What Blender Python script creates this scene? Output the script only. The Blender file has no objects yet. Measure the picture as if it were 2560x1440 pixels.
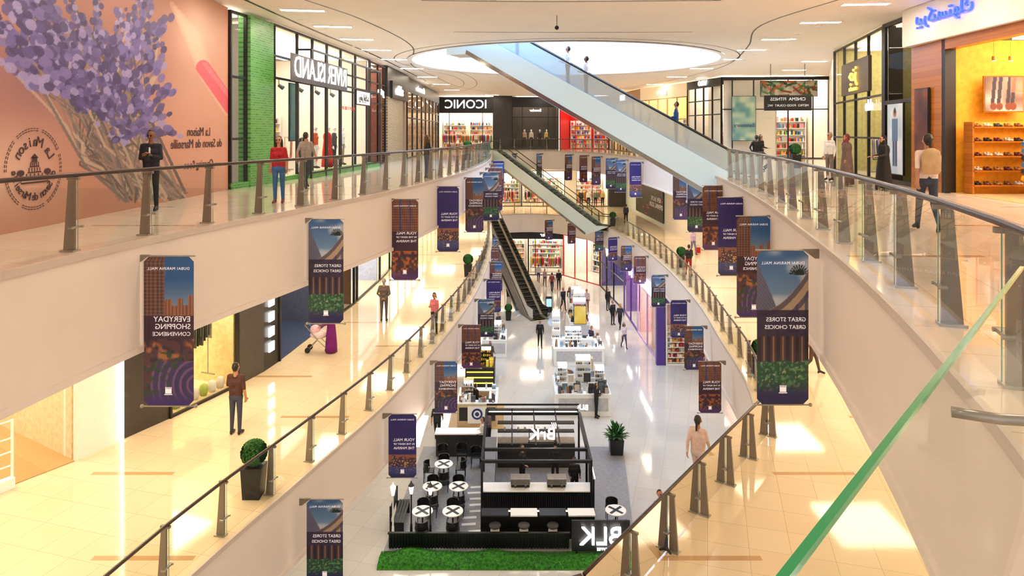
import bpy, math, random, numpy as np
from mathutils import Vector, Matrix
from mathutils.geometry import tessellate_polygon
random.seed(7)
pi=math.pi
F=1700.;CX=1280.;HY=332.;CZ=1.7
def P(px,py,z):
    Y=F*(CZ-z)/(py-HY); return ((px-CX)/F*Y,Y,z)
SC=bpy.context.scene; COL=SC.collection
Z2=0.0;Z1=-6.1;Z0=-12.2;CEIL=5.5;FT=1.8
# ---------------- materials
def lin(c):
    r=[]
    for v in c[:3]:
        v=v/255.; r.append(v/12.92 if v<=.04045 else ((v+.055)/1.055)**2.4)
    return tuple(r)+(1.,)
MC={}
def M(rgb,rough=.5,metal=0,emit=0,var=.06,scale=8,name=None,spec=.5):
    key=(rgb,rough,metal,emit,var,scale,spec)
    if key in MC: return MC[key]
    m=bpy.data.materials.new(name or 'mat_%d'%len(MC)); m.use_nodes=True
    nt=m.node_tree; b=nt.nodes['Principled BSDF']; c=lin(rgb)
    b.inputs['Roughness'].default_value=rough; b.inputs['Metallic'].default_value=metal
    b.inputs['Specular IOR Level'].default_value=spec
    if emit>0:
        b.inputs['Base Color'].default_value=c
        b.inputs['Emission Color'].default_value=c; b.inputs['Emission Strength'].default_value=emit
    else:
        tc=nt.nodes.new('ShaderNodeTexCoord'); n=nt.nodes.new('ShaderNodeTexNoise'); n.inputs['Scale'].default_value=scale
        r=nt.nodes.new('ShaderNodeValToRGB')
        r.color_ramp.elements[0].color=tuple(max(0,x*(1-var*2)) for x in c[:3])+(1,)
        r.color_ramp.elements[1].color=tuple(min(1,x*(1+var*2)) for x in c[:3])+(1,)
        r.color_ramp.elements[0].position=.3; r.color_ramp.elements[1].position=.7
        nt.links.new(tc.outputs['Object'],n.inputs['Vector']); nt.links.new(n.outputs['Fac'],r.inputs['Fac']); nt.links.new(r.outputs['Color'],b.inputs['Base Color'])
    MC[key]=m; return m
def glassmat(name,tint,refl=.12,alpha=.9,rough=.0,const=None):
    m=bpy.data.materials.new(name); m.use_nodes=True; nt=m.node_tree
    nt.nodes.clear(); o=nt.nodes.new('ShaderNodeOutputMaterial'); mx=nt.nodes.new('ShaderNodeMixShader')
    t=nt.nodes.new('ShaderNodeBsdfTransparent'); g=nt.nodes.new('ShaderNodeBsdfGlossy'); fr=nt.nodes.new('ShaderNodeLayerWeight')
    t.inputs['Color'].default_value=lin(tint); g.inputs['Roughness'].default_value=rough
    fr.inputs['Blend'].default_value=refl
    if const is None: nt.links.new(fr.outputs['Fresnel'],mx.inputs['Fac'])
    else: mx.inputs['Fac'].default_value=const
    nt.links.new(t.outputs[0],mx.inputs[1]); nt.links.new(g.outputs[0],mx.inputs[2])
    if alpha<1:
        d=nt.nodes.new('ShaderNodeBsdfDiffuse'); d.inputs['Color'].default_value=lin(tint)
        m2=nt.nodes.new('ShaderNodeMixShader'); m2.inputs['Fac'].default_value=1-alpha
        nt.links.new(mx.outputs[0],m2.inputs[1]); nt.links.new(d.outputs[0],m2.inputs[2]); nt.links.new(m2.outputs[0],o.inputs[0])
    else: nt.links.new(mx.outputs[0],o.inputs[0])
    return m
GL=glassmat('rail_glass',(246,250,246),.14,1)
GLE=glassmat('escalator_glass',(226,241,249),.15,.4)
GLN=glassmat('near_glass',(246,250,247),.1,1,const=.07)
GLS=glassmat('shop_glass',(246,249,248),.07,1)
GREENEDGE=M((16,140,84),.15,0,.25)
PALEEDGE=M((120,165,140),.2)
def floormat(name,c1,c2,stripe,rough=.07,tile=.75,stripes=True):
    m=bpy.data.materials.new(name); m.use_nodes=True; nt=m.node_tree; N=nt.nodes; L=nt.links; b=N['Principled BSDF']
    g=N.new('ShaderNodeNewGeometry'); br=N.new('ShaderNodeTexBrick'); br.offset=0; br.inputs['Scale'].default_value=1
    mp=N.new('ShaderNodeMapping'); mp.inputs['Rotation'].default_value=(0,0,.28)
    L.new(g.outputs['Position'],mp.inputs['Vector']); L.new(mp.outputs[0],br.inputs['Vector'])
    br.inputs['Color1'].default_value=lin(c1); br.inputs['Color2'].default_value=lin(c2); br.inputs['Mortar'].default_value=lin(tuple(int(x*.86) for x in c2))
    br.inputs['Mortar Size'].default_value=.006; br.inputs['Brick Width'].default_value=tile; br.inputs['Row Height'].default_value=tile
    out=br.outputs['Color']
    if stripes:
        sp=N.new('ShaderNodeSeparateXYZ'); L.new(g.outputs['Position'],sp.inputs[0])
        def mth(op,a,bv=None):
            n=N.new('ShaderNodeMath'); n.operation=op
            if hasattr(a,'default_value') or hasattr(a,'links'): L.new(a,n.inputs[0])
            else: n.inputs[0].default_value=a
            if bv is not None:
                if isinstance(bv,(int,float)): n.inputs[1].default_value=bv
                else: L.new(bv,n.inputs[1])
            return n.outputs[0]
        yb=mth('DIVIDE',sp.outputs['Y'],3.1); fy=mth('LESS_THAN',mth('FRACT',yb),.045)
        row=mth('MULTIPLY',mth('FLOOR',yb),.37)
        xb=mth('ADD',mth('DIVIDE',sp.outputs['X'],5.2),row); fx=mth('LESS_THAN',mth('FRACT',xb),.36)
        k=mth('MULTIPLY',fx,fy); k=mth('MULTIPLY',k,.85)
        mx=N.new('ShaderNodeMixRGB'); L.new(k,mx.inputs[0]); L.new(out,mx.inputs[1]); mx.inputs[2].default_value=lin(stripe); out=mx.outputs[0]
    L.new(out,b.inputs['Base Color']); b.inputs['Roughness'].default_value=rough; b.inputs['Specular IOR Level'].default_value=.8
    return m
FLOOR2=floormat('tile_upper',(230,213,194),(225,207,187),(178,140,104))
FLOOR1=floormat('tile_middle',(230,211,178),(226,205,171),(188,148,100))
FLOOR0=floormat('tile_ground',(212,206,197),(205,199,190),(180,150,115),stripes=False,tile=.9)
def brickmat(name,c1,c2,mor,bw,rh,ms=.012,rough=.35,axis='Y'):
    m=bpy.data.materials.new(name); m.use_nodes=True; nt=m.node_tree; N=nt.nodes; L=nt.links; b=N['Principled BSDF']
    t=N.new('ShaderNodeTexCoord'); s=N.new('ShaderNodeSeparateXYZ'); c=N.new('ShaderNodeCombineXYZ'); br=N.new('ShaderNodeTexBrick'); br.inputs['Scale'].default_value=1
    L.new(t.outputs['Object'],s.inputs[0]); L.new(s.outputs['X'],c.inputs['X']); L.new(s.outputs['Z'],c.inputs['Y']); L.new(c.outputs[0],br.inputs['Vector'])
    br.inputs['Color1'].default_value=lin(c1); br.inputs['Color2'].default_value=lin(c2); br.inputs['Mortar'].default_value=lin(mor)
    br.inputs['Mortar Size'].default_value=ms; br.inputs['Brick Width'].default_value=bw; br.inputs['Row Height'].default_value=rh
    L.new(br.outputs['Color'],b.inputs['Base Color']); b.inputs['Roughness'].default_value=rough
    return m
GBRICK=brickmat('green_glazed_brick',(40,130,50),(85,165,70),(120,170,100),.22,.075)
YBRICK=brickmat('pale_brick',(196,174,136),(170,148,112),(120,100,75),.25,.08)
WOODP=brickmat('wood_plank',(176,106,36),(160,92,28),(120,70,25),8,.16,.004,.25)
WOODF=brickmat('wood_floor',(196,156,104),(180,140,90),(140,100,60),1.2,.14,.003,.3)
WHITE=M((242,237,230),.5,var=.01); FASC=M((234,222,213),.55,var=.01,scale=1); CEILM=M((250,243,233),.6,var=.01,scale=1)
BLACK=M((22,22,24),.4); DARK=M((48,44,42),.4); STEEL=M((165,160,152),.3,.6); DKSTEEL=M((136,124,112),.35,.25,var=.02); RAILC=M((58,36,28),.25)
GOLD=M((200,160,60),.3,.8); RED=M((196,26,22),.4); WHT=M((250,250,248),.4,var=.01); GREY=M((120,120,124),.5)
GLOW=M((255,248,238),.5,0,14); GLOWW=M((255,240,218),.5,0,5); SIGNW=M((255,252,248),.5,0,4); SIGNB=M((50,80,235),.5,0,1.6)
GREEN=M((40,96,30),.8,var=.4,scale=25); PURP=M((96,50,150),.4); NAVY=M((45,40,95),.5)
# ---------------- mesh builder
KIDS={}
class MB:
    def __init__(s): s.v=[];s.f=[];s.m=[];s.mats=[]
    def mi(s,m):
        if m not in s.mats: s.mats.append(m)
        return s.mats.index(m)
    def add(s,vs,fs,m):
        o=len(s.v); s.v+=[tuple(v) for v in vs]; s.f+=[tuple(i+o for i in f) for f in fs]; s.m+=[s.mi(m)]*len(fs); return s
    def box(s,c,d,m,rz=0,rx=0,ry=0):
        x,y,z=d[0]/2,d[1]/2,d[2]/2
        vs=[Vector(p) for p in [(-x,-y,-z),(x,-y,-z),(x,y,-z),(-x,y,-z),(-x,-y,z),(x,-y,z),(x,y,z),(-x,y,z)]]
        if rz or rx or ry:
            R=Matrix.Rotation(rz,3,'Z')@Matrix.Rotation(ry,3,'Y')@Matrix.Rotation(rx,3,'X'); vs=[R@v for v in vs]
        vs=[v+Vector(c) for v in vs]
        return s.add(vs,[(0,3,2,1),(4,5,6,7),(0,1,5,4),(1,2,6,5),(2,3,7,6),(3,0,4,7)],m)
    def cyl(s,a,b,r1,r2,m,n=12):
        a=Vector(a);b=Vector(b);d=(b-a).normalized(); u=d.orthogonal().normalized(); w=d.cross(u)
        vs=[];
        for p,r in((a,r1),(b,r2)):
            for i in range(n):
                t=2*pi*i/n; vs.append(p+u*(r*math.cos(t))+w*(r*math.sin(t)))
        fs=[(i,(i+1)%n,n+(i+1)%n,n+i) for i in range(n)]+[tuple(range(n-1,-1,-1)),tuple(range(n,2*n))]
        return s.add(vs,fs,m)
    def lathe(s,prof,c,m,n=16,sx=1,sy=1):
        vs=[];k=len(prof)
        for r,z in prof:
            for i in range(n):
                t=2*pi*i/n; vs.append((c[0]+r*sx*math.cos(t),c[1]+r*sy*math.sin(t),c[2]+z))
        fs=[(j*n+i,j*n+(i+1)%n,(j+1)*n+(i+1)%n,(j+1)*n+i) for j in range(k-1) for i in range(n)]
        fs+=[tuple(range(n-1,-1,-1)),tuple(range((k-1)*n,k*n))]
        return s.add(vs,fs,m)
    def ball(s,c,r,m,n=12,h=8,sc=(1,1,1)):
        pr=[(r*math.sin(pi*(j+.02)/(h+.04)),-r*sc[2]*math.cos(pi*(j+.02)/(h+.04))) for j in range(h+1)]
        return s.lathe(pr,c,m,n,sc[0],sc[1])
    def prism(s,poly,y0,y1,m):   # poly in xz
        n=len(poly); vs=[(x,y0,z) for x,z in poly]+[(x,y1,z) for x,z in poly]
        fs=[(i,(i+1)%n,n+(i+1)%n,n+i) for i in range(n)]
        tr=tessellate_polygon([[Vector((x,z,0)) for x,z in poly]])
        fs+=[tuple(t) for t in tr]+[tuple(i+n for i in t) for t in tr]
        return s.add(vs,fs,m)
    def tube(s,pts,r,m,n=8):
        k=len(pts); pts=[Vector(p) for p in pts]; vs=[]
        for j,p in enumerate(pts):
            d=(pts[min(j+1,k-1)]-pts[max(j-1,0)]).normalized(); u=d.cross(Vector((0,0,1)))
            if u.length<1e-3: u=Vector((1,0,0))
            u.normalize(); w=u.cross(d)
            for i in range(n):
                t=2*pi*i/n; vs.append(p+u*(r*math.cos(t))+w*(r*math.sin(t)))
        fs=[(j*n+i,j*n+(i+1)%n,(j+1)*n+(i+1)%n,(j+1)*n+i) for j in range(k-1) for i in range(n)]
        fs+=[tuple(range(n-1,-1,-1)),tuple(range((k-1)*n,k*n))]
        return s.add(vs,fs,m)
    def mesh(s,name,smooth=False):
        me=bpy.data.meshes.new(name); me.from_pydata(s.v,[],s.f)
        for m in s.mats: me.materials.append(m)
        me.polygons.foreach_set('material_index',s.m)
        if smooth: me.polygons.foreach_set('use_smooth',[True]*len(s.f))
        me.update(); return me
    def obj(s,name,parent=None,loc=(0,0,0),rz=0,smooth=False,label=None,cat=None,group=None,kind=None,bev=0):
        return put(name,s.mesh(name,smooth),parent,loc,rz,label,cat,group,kind,bev)
def put(name,me,parent=None,loc=(0,0,0),rz=0,label=None,cat=None,group=None,kind=None,bev=0):
    o=bpy.data.objects.new(name,me); COL.objects.link(o); o.location=loc; o.rotation_euler=(0,0,rz)
    if parent is not None: o.parent=parent; KIDS.setdefault(parent.name,[]).append(o)
    if label:o['label']=label
    if cat:o['category']=cat
    if group:o['group']=group
    if kind:o['kind']=kind
    if bev: b=o.modifiers.new('bevel','BEVEL'); b.width=bev; b.segments=2; b.limit_method='ANGLE'
    return o
def thing(name,label,cat,loc,rz=0,group=None):
    return put(name,None,None,loc,rz,label,cat,group)
def copyt(src,loc,rz,parent=None,**kw):
    o=src.copy(); COL.objects.link(o)
    if parent is None: o.location=loc; o.rotation_euler=(0,0,rz)
    else: o.parent=parent
    for k,v in kw.items(): o[k]=v
    for c in KIDS.get(src.name,[]): 
        copyt(c,None,None,o); 
    if parent is not None: KIDS.setdefault(parent.name,[]).append(o)
    return o
def struct(mb,name,**k): return mb.obj(name,kind='structure',**k)
# ---------------- text
TC={}
def textmesh(s,size,ext=.0,align='CENTER',mirror=True,sp=1.0):
    key=(s,size,ext,align,mirror,sp)
    if key in TC: return TC[key]
    cu=bpy.data.curves.new('t','FONT'); cu.body=s; cu.size=size; cu.extrude=ext; cu.align_x=align; cu.align_y='CENTER'; cu.space_character=sp; cu.space_line=.9; cu.resolution_u=3
    ob=bpy.data.objects.new('t',cu); COL.objects.link(ob); dg=bpy.context.evaluated_depsgraph_get()
    me=bpy.data.meshes.new_from_object(ob.evaluated_get(dg)); bpy.data.objects.remove(ob)
    sx=-1 if mirror else 1
    co=np.zeros(len(me.vertices)*3); me.vertices.foreach_get('co',co); co=co.reshape(-1,3)
    co=np.stack([co[:,0]*sx,-co[:,2],co[:,1]],1).ravel(); me.vertices.foreach_set('co',co); me.update()
    TC[key]=me; return me
def txt(parent,s,size,loc,mat,rz=0,ext=.01,align='CENTER',name='sign_lettering',sp=1.0,**k):
    me=textmesh(s,size,ext,align,True,sp).copy(); me.materials.clear(); me.materials.append(mat)
    return put(name,me,parent,loc,rz,**k)
# ---------------- people
def capsule(a,b,ra,rb,n=10,h=3):
    a=Vector(a);b=Vector(b);d=b-a
    if d.length<1e-5: d=Vector((0,0,1e-3)); b=a+d
    d.normalize(); u=d.orthogonal().normalized(); w=d.cross(u); R=[]
    for j in range(h+1):
        t=-pi/2+pi/2*(j+.05)/(h+.05) ; R.append((a+d*ra*math.sin(t),ra*math.cos(t)))
    for j in range(h+1):
        t=pi/2*(j)/(h+.05); R.append((b+d*rb*math.sin(t),rb*math.cos(t)))
    vs=[p+u*(r*math.cos(2*pi*i/n))+w*(r*math.sin(2*pi*i/n)) for p,r in R for i in range(n)]
    k=len(R); fs=[(j*n+i,j*n+(i+1)%n,(j+1)*n+(i+1)%n,(j+1)*n+i) for j in range(k-1) for i in range(n)]
    fs+=[tuple(range(n-1,-1,-1)),tuple(range((k-1)*n,k*n))]
    return vs,fs
def blobmesh(caps,vox,mats):
    mb=MB()
    for a,b,ra,rb,k in caps: mb.add(*capsule(a,b,ra,rb),BLACK)
    me=mb.mesh('b'); ob=bpy.data.objects.new('b',me); COL.objects.link(ob)
    m=ob.modifiers.new('r','REMESH'); m.mode='VOXEL'; m.voxel_size=vox; m.use_smooth_shade=True
    sm=ob.modifiers.new('s','SMOOTH'); sm.factor=.4; sm.iterations=1
    dg=bpy.context.evaluated_depsgraph_get(); out=bpy.data.meshes.new_from_object(ob.evaluated_get(dg)); bpy.data.objects.remove(ob)
    keys=list(mats.keys()); out.materials.clear()
    for k in keys: out.materials.append(mats[k])
    n=len(out.polygons); c=np.zeros(n*3); out.polygons.foreach_get('center',c); c=c.reshape(-1,3)
    best=np.full(n,1e9); idx=np.zeros(n,int)
    for a,b,ra,rb,k in caps:
        a=np.array(a);b=np.array(b);ab=b-a; L=max(ab@ab,1e-9); t=np.clip(((c-a)@ab)/L,0,1)
        d=np.linalg.norm(c-(a+t[:,None]*ab),axis=1)-(ra+(rb-ra)*t)
        w=d<best; best[w]=d[w]; idx[w]=keys.index(k)
    out.polygons.foreach_set('material_index',idx.tolist()); out.polygons.foreach_set('use_smooth',[True]*n); out.update()
    return out
def hand(W,d,n,side,K):
    W=Vector(W); d=Vector(d).normalized(); n=Vector(n); n=(n-d*n.dot(d)).normalized(); w=d.cross(n)*side; o=[]
    for q in(-.024,0,.024): o.append((W+w*q*.6,W+d*.085+w*q,.017,.014,K))
    for q,l in((-.033,.05),(-.011,.068),(.011,.074),(.033,.064)):
        a=W+d*.085+w*q; b=a+(d*.9+n*.35).normalized()*l*.6; c=b+(d*.5+n*.9).normalized()*l*.5
        o+=[(a,b,.0102,.0098,K),(b,c,.0098,.009,K)]
    a=W+d*.02+w*.03; b=a+(d*.7+w*.8).normalized()*.04; c=b+(d*.9+n*.4).normalized()*.035
    o+=[(a,b,.013,.011,K),(b,c,.011,.010,K)]
    return [(tuple(a),tuple(b),r1,r2,k) for a,b,r1,r2,k in o]
SKIN=M((186,132,100),.5,var=.03); SKIN2=M((130,86,60),.5,var=.03); HAIR=M((28,20,16),.5,var=.2); GHAIR=M((150,145,140),.6)
EYE=M((20,14,12),.2); LIP=M((150,74,66),.5)
def person(label,loc,rz=0,pose='stand',h=1.75,s=(40,40,50),p=(30,34,60),o=(30,26,24),skin=SKIN,hair=HAIR,hl='short',sleeve='long',fem=False,jacket=False,robe=None,scarf=None,tilt=0,yaw=0,cat='person',name='person'):
    k=.9 if fem else 1.
    hip={1:(.085,0,.92),-1:(-.085,0,.92)}
    leg={1:[(.095,0,.50),(.10,.02,.085),(.115,-.13,.035)],-1:[(-.095,0,.50),(-.10,.02,.085),(-.115,-.13,.035)]}
    sh={i:(i*.17*k,0,1.42) for i in(1,-1)}
    arm={i:[(i*.225*k,.035,1.14),(i*.235*k,-.03,.90),(0,-.1,-1)] for i in(1,-1)}
    if pose in('walk','walkphone'):
        leg[1]=[(.09,-.14,.52),(.09,-.23,.10),(.10,-.38,.05)]; leg[-1]=[(-.09,.04,.50),(-.09,.30,.15),(-.10,.20,.035)]
        arm[1]=[(.225*k,.12,1.16),(.235*k,.14,.92),(0,.1,-1)]; arm[-1]=[(-.225*k,-.08,1.15),(-.225*k,-.24,.95),(0,-.5,-1)]
    if pose in('phone','walkphone'):
        arm[1]=[(.21*k,-.02,1.15),(.08,-.25,1.22),(-.2,-.6,.5)]; arm[-1]=[(-.21*k,-.02,1.15),(-.07,-.24,1.20),(.2,-.6,.5)]
    if pose=='hold': arm[1]=[(.23*k,0,1.15),(.20*k,-.24,1.10),(0,-1,.1)]; arm[-1]=[(-.23*k,0,1.15),(-.20*k,-.24,1.08),(0,-1,.1)]
    if pose=='push': arm[1]=[(.22*k,-.08,1.16),(.18,-.34,1.06),(0,-1,-.1)]; arm[-1]=[(-.22*k,-.08,1.16),(-.18,-.34,1.06),(0,-1,-.1)]
    if pose=='back': arm[1]=[(.25*k,.08,1.15),(.06,.17,.98),(-1,.1,-.1)]; arm[-1]=[(-.25*k,.08,1.15),(-.06,.19,.96),(1,.1,-.1)]
    if pose=='hip': arm[1]=[(.33*k,.06,1.17),(.19,-.08,1.0),(-.6,-.5,-.3)]
    if pose=='raise': arm[1]=[(.24*k,-.06,1.18),(.16,-.26,1.36),(-.2,-.4,.9)]
    c=[((-.072,0,.92),(.072,0,.92),.105,.105,'s' if jacket else 'p'),((-.055*k,0,1.08),(.055*k,0,1.08),.1,.1,'s'),((-.09*k,0,1.28),(.09*k,0,1.28),.105,.105,'s'),
       ((-.155*k,0,1.42),(.155*k,0,1.42),.058,.058,'s'),((0,.01,1.44),(0,0,1.56),.055,.05,'k'),
       ((0,-.005,1.635),(0,.015,1.68),.077,.085,'k'),((0,-.035,1.583),(0,-.02,1.62),.04,.058,'k'),
       ((0,-.088,1.655),(0,-.103,1.622),.010,.013,'k'),((-.022,-.074,1.585),(.022,-.074,1.585),.009,.009,'m')]
    for i in(1,-1):
        c+=[((i*.09*k,0,1.28),(i*.07,0,.98),.1,.098,'s'),((i*.12*k,0,1.40),(i*.08,0,1.28),.07,.09,'s')]
        c+=[(hip[i],leg[i][0],.088,.06,'p'),(leg[i][0],leg[i][1],.06,.042,'p'),(leg[i][1],leg[i][2],.045,.036,'o'),(leg[i][1],(leg[i][1][0],leg[i][1][1]+.03,leg[i][1][2]-.045),.042,.036,'o')]
        c+=[(sh[i],arm[i][0],.055,.044,'s'),(arm[i][0],arm[i][1],.042,.03,'s' if sleeve=='long' else 'k')]
        c+=[((i*.084,.01,1.65),(i*.087,.012,1.622),.014,.012,'k'),((i*.03,-.076,1.655),(i*.031,-.077,1.655),.0125,.0125,'e'),((i*.018,-.08,1.678),(i*.045,-.074,1.677),.007,.006,'h')]
        c+=hand(arm[i][1],arm[i][2],(-i*.8,-.5,0) if arm[i][2][2]<-.5 else (0,.3,-.6),-i,'k')
        if fem: c.append(((i*.065,-.075,1.27),(i*.06,-.07,1.29),.055,.05,'s'))
    if jacket: c+=[((0,-.098,1.38),(0,-.105,1.2),.018,.01,'w')]
    def rh(q):
        v=Vector(q)-Vector((0,0,1.55)); v=Matrix.Rotation(yaw,3,'Z')@Matrix.Rotation(tilt,3,'X')@v; return tuple(v+Vector((0,0,1.55)))
    c=[(rh(a),rh(b),r1,r2,kk) if min(a[2],b[2])>1.57 else (a,b,r1,r2,kk) for a,b,r1,r2,kk in c]
    f=h/1.765
    sca=lambda L:[(tuple(x*f for x in a),tuple(x*f for x in b),r1*f,r2*f,kk) for a,b,r1,r2,kk in L]
    mats={'s':M(s,.75),'p':M(p,.8),'o':M(o,.5),'k':skin,'e':EYE,'m':LIP,'h':hair,'w':M((235,235,235),.7)}
    body=blobmesh(sca(c),.0125,mats)
    root=put(name,body,None,loc,rz,label,cat)
    hc=[((0,.028,1.67),(0,.03,1.70),.086,.078,'h'),((0,.045,1.62),(0,.05,1.66),.07,.08,'h')]
    if hl=='long': hc+=[((-.05,.06,1.6),(-.06,.08,1.36),.05,.035,'h'),((.05,.06,1.6),(.06,.08,1.36),.05,.035,'h'),((0,.07,1.6),(0,.1,1.34),.06,.045,'h'),((-.075,.0,1.66),(-.08,.01,1.45),.03,.025,'h'),((.075,.0,1.66),(.08,.01,1.45),.03,.025,'h')]
    if hl=='tail': hc+=[((0,.1,1.7),(0,.14,1.45),.035,.02,'h')]
    hc=[(rh(a),rh(b),r1,r2,kk) for a,b,r1,r2,kk in hc]
    if scarf is None and hl!='bald': put('hair',blobmesh(sca(hc),.014,{'h':hair}),root)
    if scarf is not None:
        sm=M(scarf,.85); hs=[(rh((0,.03,1.67)),rh((0,.03,1.70)),.098,.088,'h'),(rh((0,.05,1.6)),rh((0,.05,1.66)),.08,.09,'h'),((-.06,.02,1.56),(-.12,.02,1.42),.06,.06,'h'),((.06,.02,1.56),(.12,.02,1.42),.06,.06,'h'),((0,-.03,1.5),(0,-.06,1.4),.06,.08,'h')]
        put('headscarf',blobmesh(sca(hs),.014,{'h':sm}),root)
    if robe is not None:
        rb=MB(); pr=[(.30,.04),(.29,.3),(.25,.7),(.215,.95),(.19,1.15),(.215,1.3),(.19,1.42),(.09,1.5)]
        rb.lathe([(r*f,z*f) for r,z in pr],(0,.03,0),M(robe,.85),20,1,.78); rb.obj('robe',root,smooth=True)
    return root
def bag(root,loc,m,w=.3,h=.35,d=.14,name='shopping_bag',label='shopping bag with thin handles',cat='bag'):
    b=MB(); b.box((0,0,h/2),(w,d,h),m); r=thing(name,label,cat,loc); b.obj('bag_body',r,bev=.01)
    c=MB(); c.tube([(-w*.3,0,h),(-w*.25,0,h+.1),(0,0,h+.15),(w*.25,0,h+.1),(w*.3,0,h)],.008,BLACK); c.obj('handle',r,smooth=True)
    return r
fl=lambda x,y,z:(*P(x,y,z)[:2],z)
BK=(24,22,26)
person('man in dark suit and open white shirt looking at phone',fl(378,527,Z2),.15,'phone',1.76,s=(28,28,40),p=(26,26,34),jacket=True,skin=SKIN2,tilt=.25)
person('woman in red top and blue jeans standing by the railing',fl(697,508,Z2),.1,'stand',1.62,s=(170,22,34),p=(52,98,150),o=(120,60,50),fem=True,hl='long',sleeve='short')
person('man in grey shirt walking away past shop window',(-6.3,20.8,0),pi*.95,'walk',1.72,s=(150,140,132),p=(50,48,52),sleeve='short')
person('woman in black top with long brown hair beside railing',fl(1068,446,Z2),2.2,'phone',1.62,s=(32,28,30),p=(44,56,86),fem=True,hl='long',hair=M((74,46,30),.5))
person('elderly man in white shirt standing by shop window',(11.3,24.2,0),-1.2,'stand',1.72,s=(238,234,228),p=(120,110,100),hair=GHAIR)
person('woman in brown robe and maroon headscarf walking',(10.8,22.0,0),-1.9,'stand',1.66,s=(110,90,82),p=(90,72,66),robe=(112,92,84),scarf=(120,50,56),fem=True)
person('woman in black robe and headscarf walking past shops',(10.9,20.0,0),-1.6,'hold',1.62,s=BK,p=BK,robe=(16,15,20),scarf=(14,13,18),fem=True)
w=person('woman in white top and dark leggings with tan backpack walking away',(7.15,11.7,0),pi*.93,'walk',1.68,s=(236,210,200),p=(58,62,78),fem=True,hl='tail',sleeve='short')
b=MB(); b.lathe([(.11,-.2),(.15,-.15),(.155,.1),(.12,.2),(.04,.24)],(0,.17,1.2),M((196,160,116),.7),14,1,.6); b.obj('backpack_pouch',thing('backpack','tan leather backpack worn on the back of the woman','backpack',(7.15,11.7,0),pi*.93),smooth=True)
person('man in black shirt standing with hand on hip',(10.6,29.5,0),pi,'hip',1.6,s=BK,p=(40,36,40),skin=SKIN2)
person('woman in black jacket talking beside railing',(11.2,30.6,0),.6,'hold',1.62,s=BK,p=(50,46,50),fem=True,hl='long')
# level one
person('man in brown shirt and dark jeans seen from behind using phone',fl(590,1085,Z1),pi*.97,'raise',1.86,s=(76,42,34),p=(58,62,82),sleeve='short')
person('old man in grey checked suit walking away with hands behind',fl(960,803,Z1),pi,'back',1.78,s=(98,84,78),p=(92,80,76),hair=GHAIR,jacket=True)
person('woman in pink sweater and black trousers looking at phone',fl(1086,836,Z1),-.5,'phone',1.62,s=(226,128,140),p=(36,30,40),fem=True,hl='tail',tilt=.3)
person('woman in long purple robe pushing a white baby stroller',fl(826,880,Z1),-1.4,'push',1.60,s=(120,20,110),p=(110,20,100),robe=(116,18,112),scarf=(70,20,60),fem=True)
person('woman in lilac top walking with red shopping bag',fl(1733,636,Z1),.2,'walk',1.62,s=(186,160,196),p=(110,104,120),fem=True,hl='tail')
bag(None,(fl(1745,632,Z1)),RED)
person('person in black shirt and red shorts walking',fl(1722,690,Z1),pi,'walk',1.72,s=BK,p=(150,30,36),sleeve='short')
person('shopper in dark clothes walking on middle gallery',fl(1565,560,Z1),pi,'walk',1.7,s=(50,60,70),p=BK)
person('shopper in pale pink top walking on the gallery',fl(1745,1228,Z1),2.6,'walk',1.66,s=(226,196,186),p=(214,196,190),fem=True,hl='tail')
person('small child in dark grey shirt walking past balustrade',fl(1650,1372,Z1),.4,'walk',1.1,s=(70,72,84),p=(60,60,70))
person('person in orange top walking beyond balustrade',fl(2030,935,Z1),1.2,'walk',1.7,s=(206,110,80),p=(90,70,66))
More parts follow.
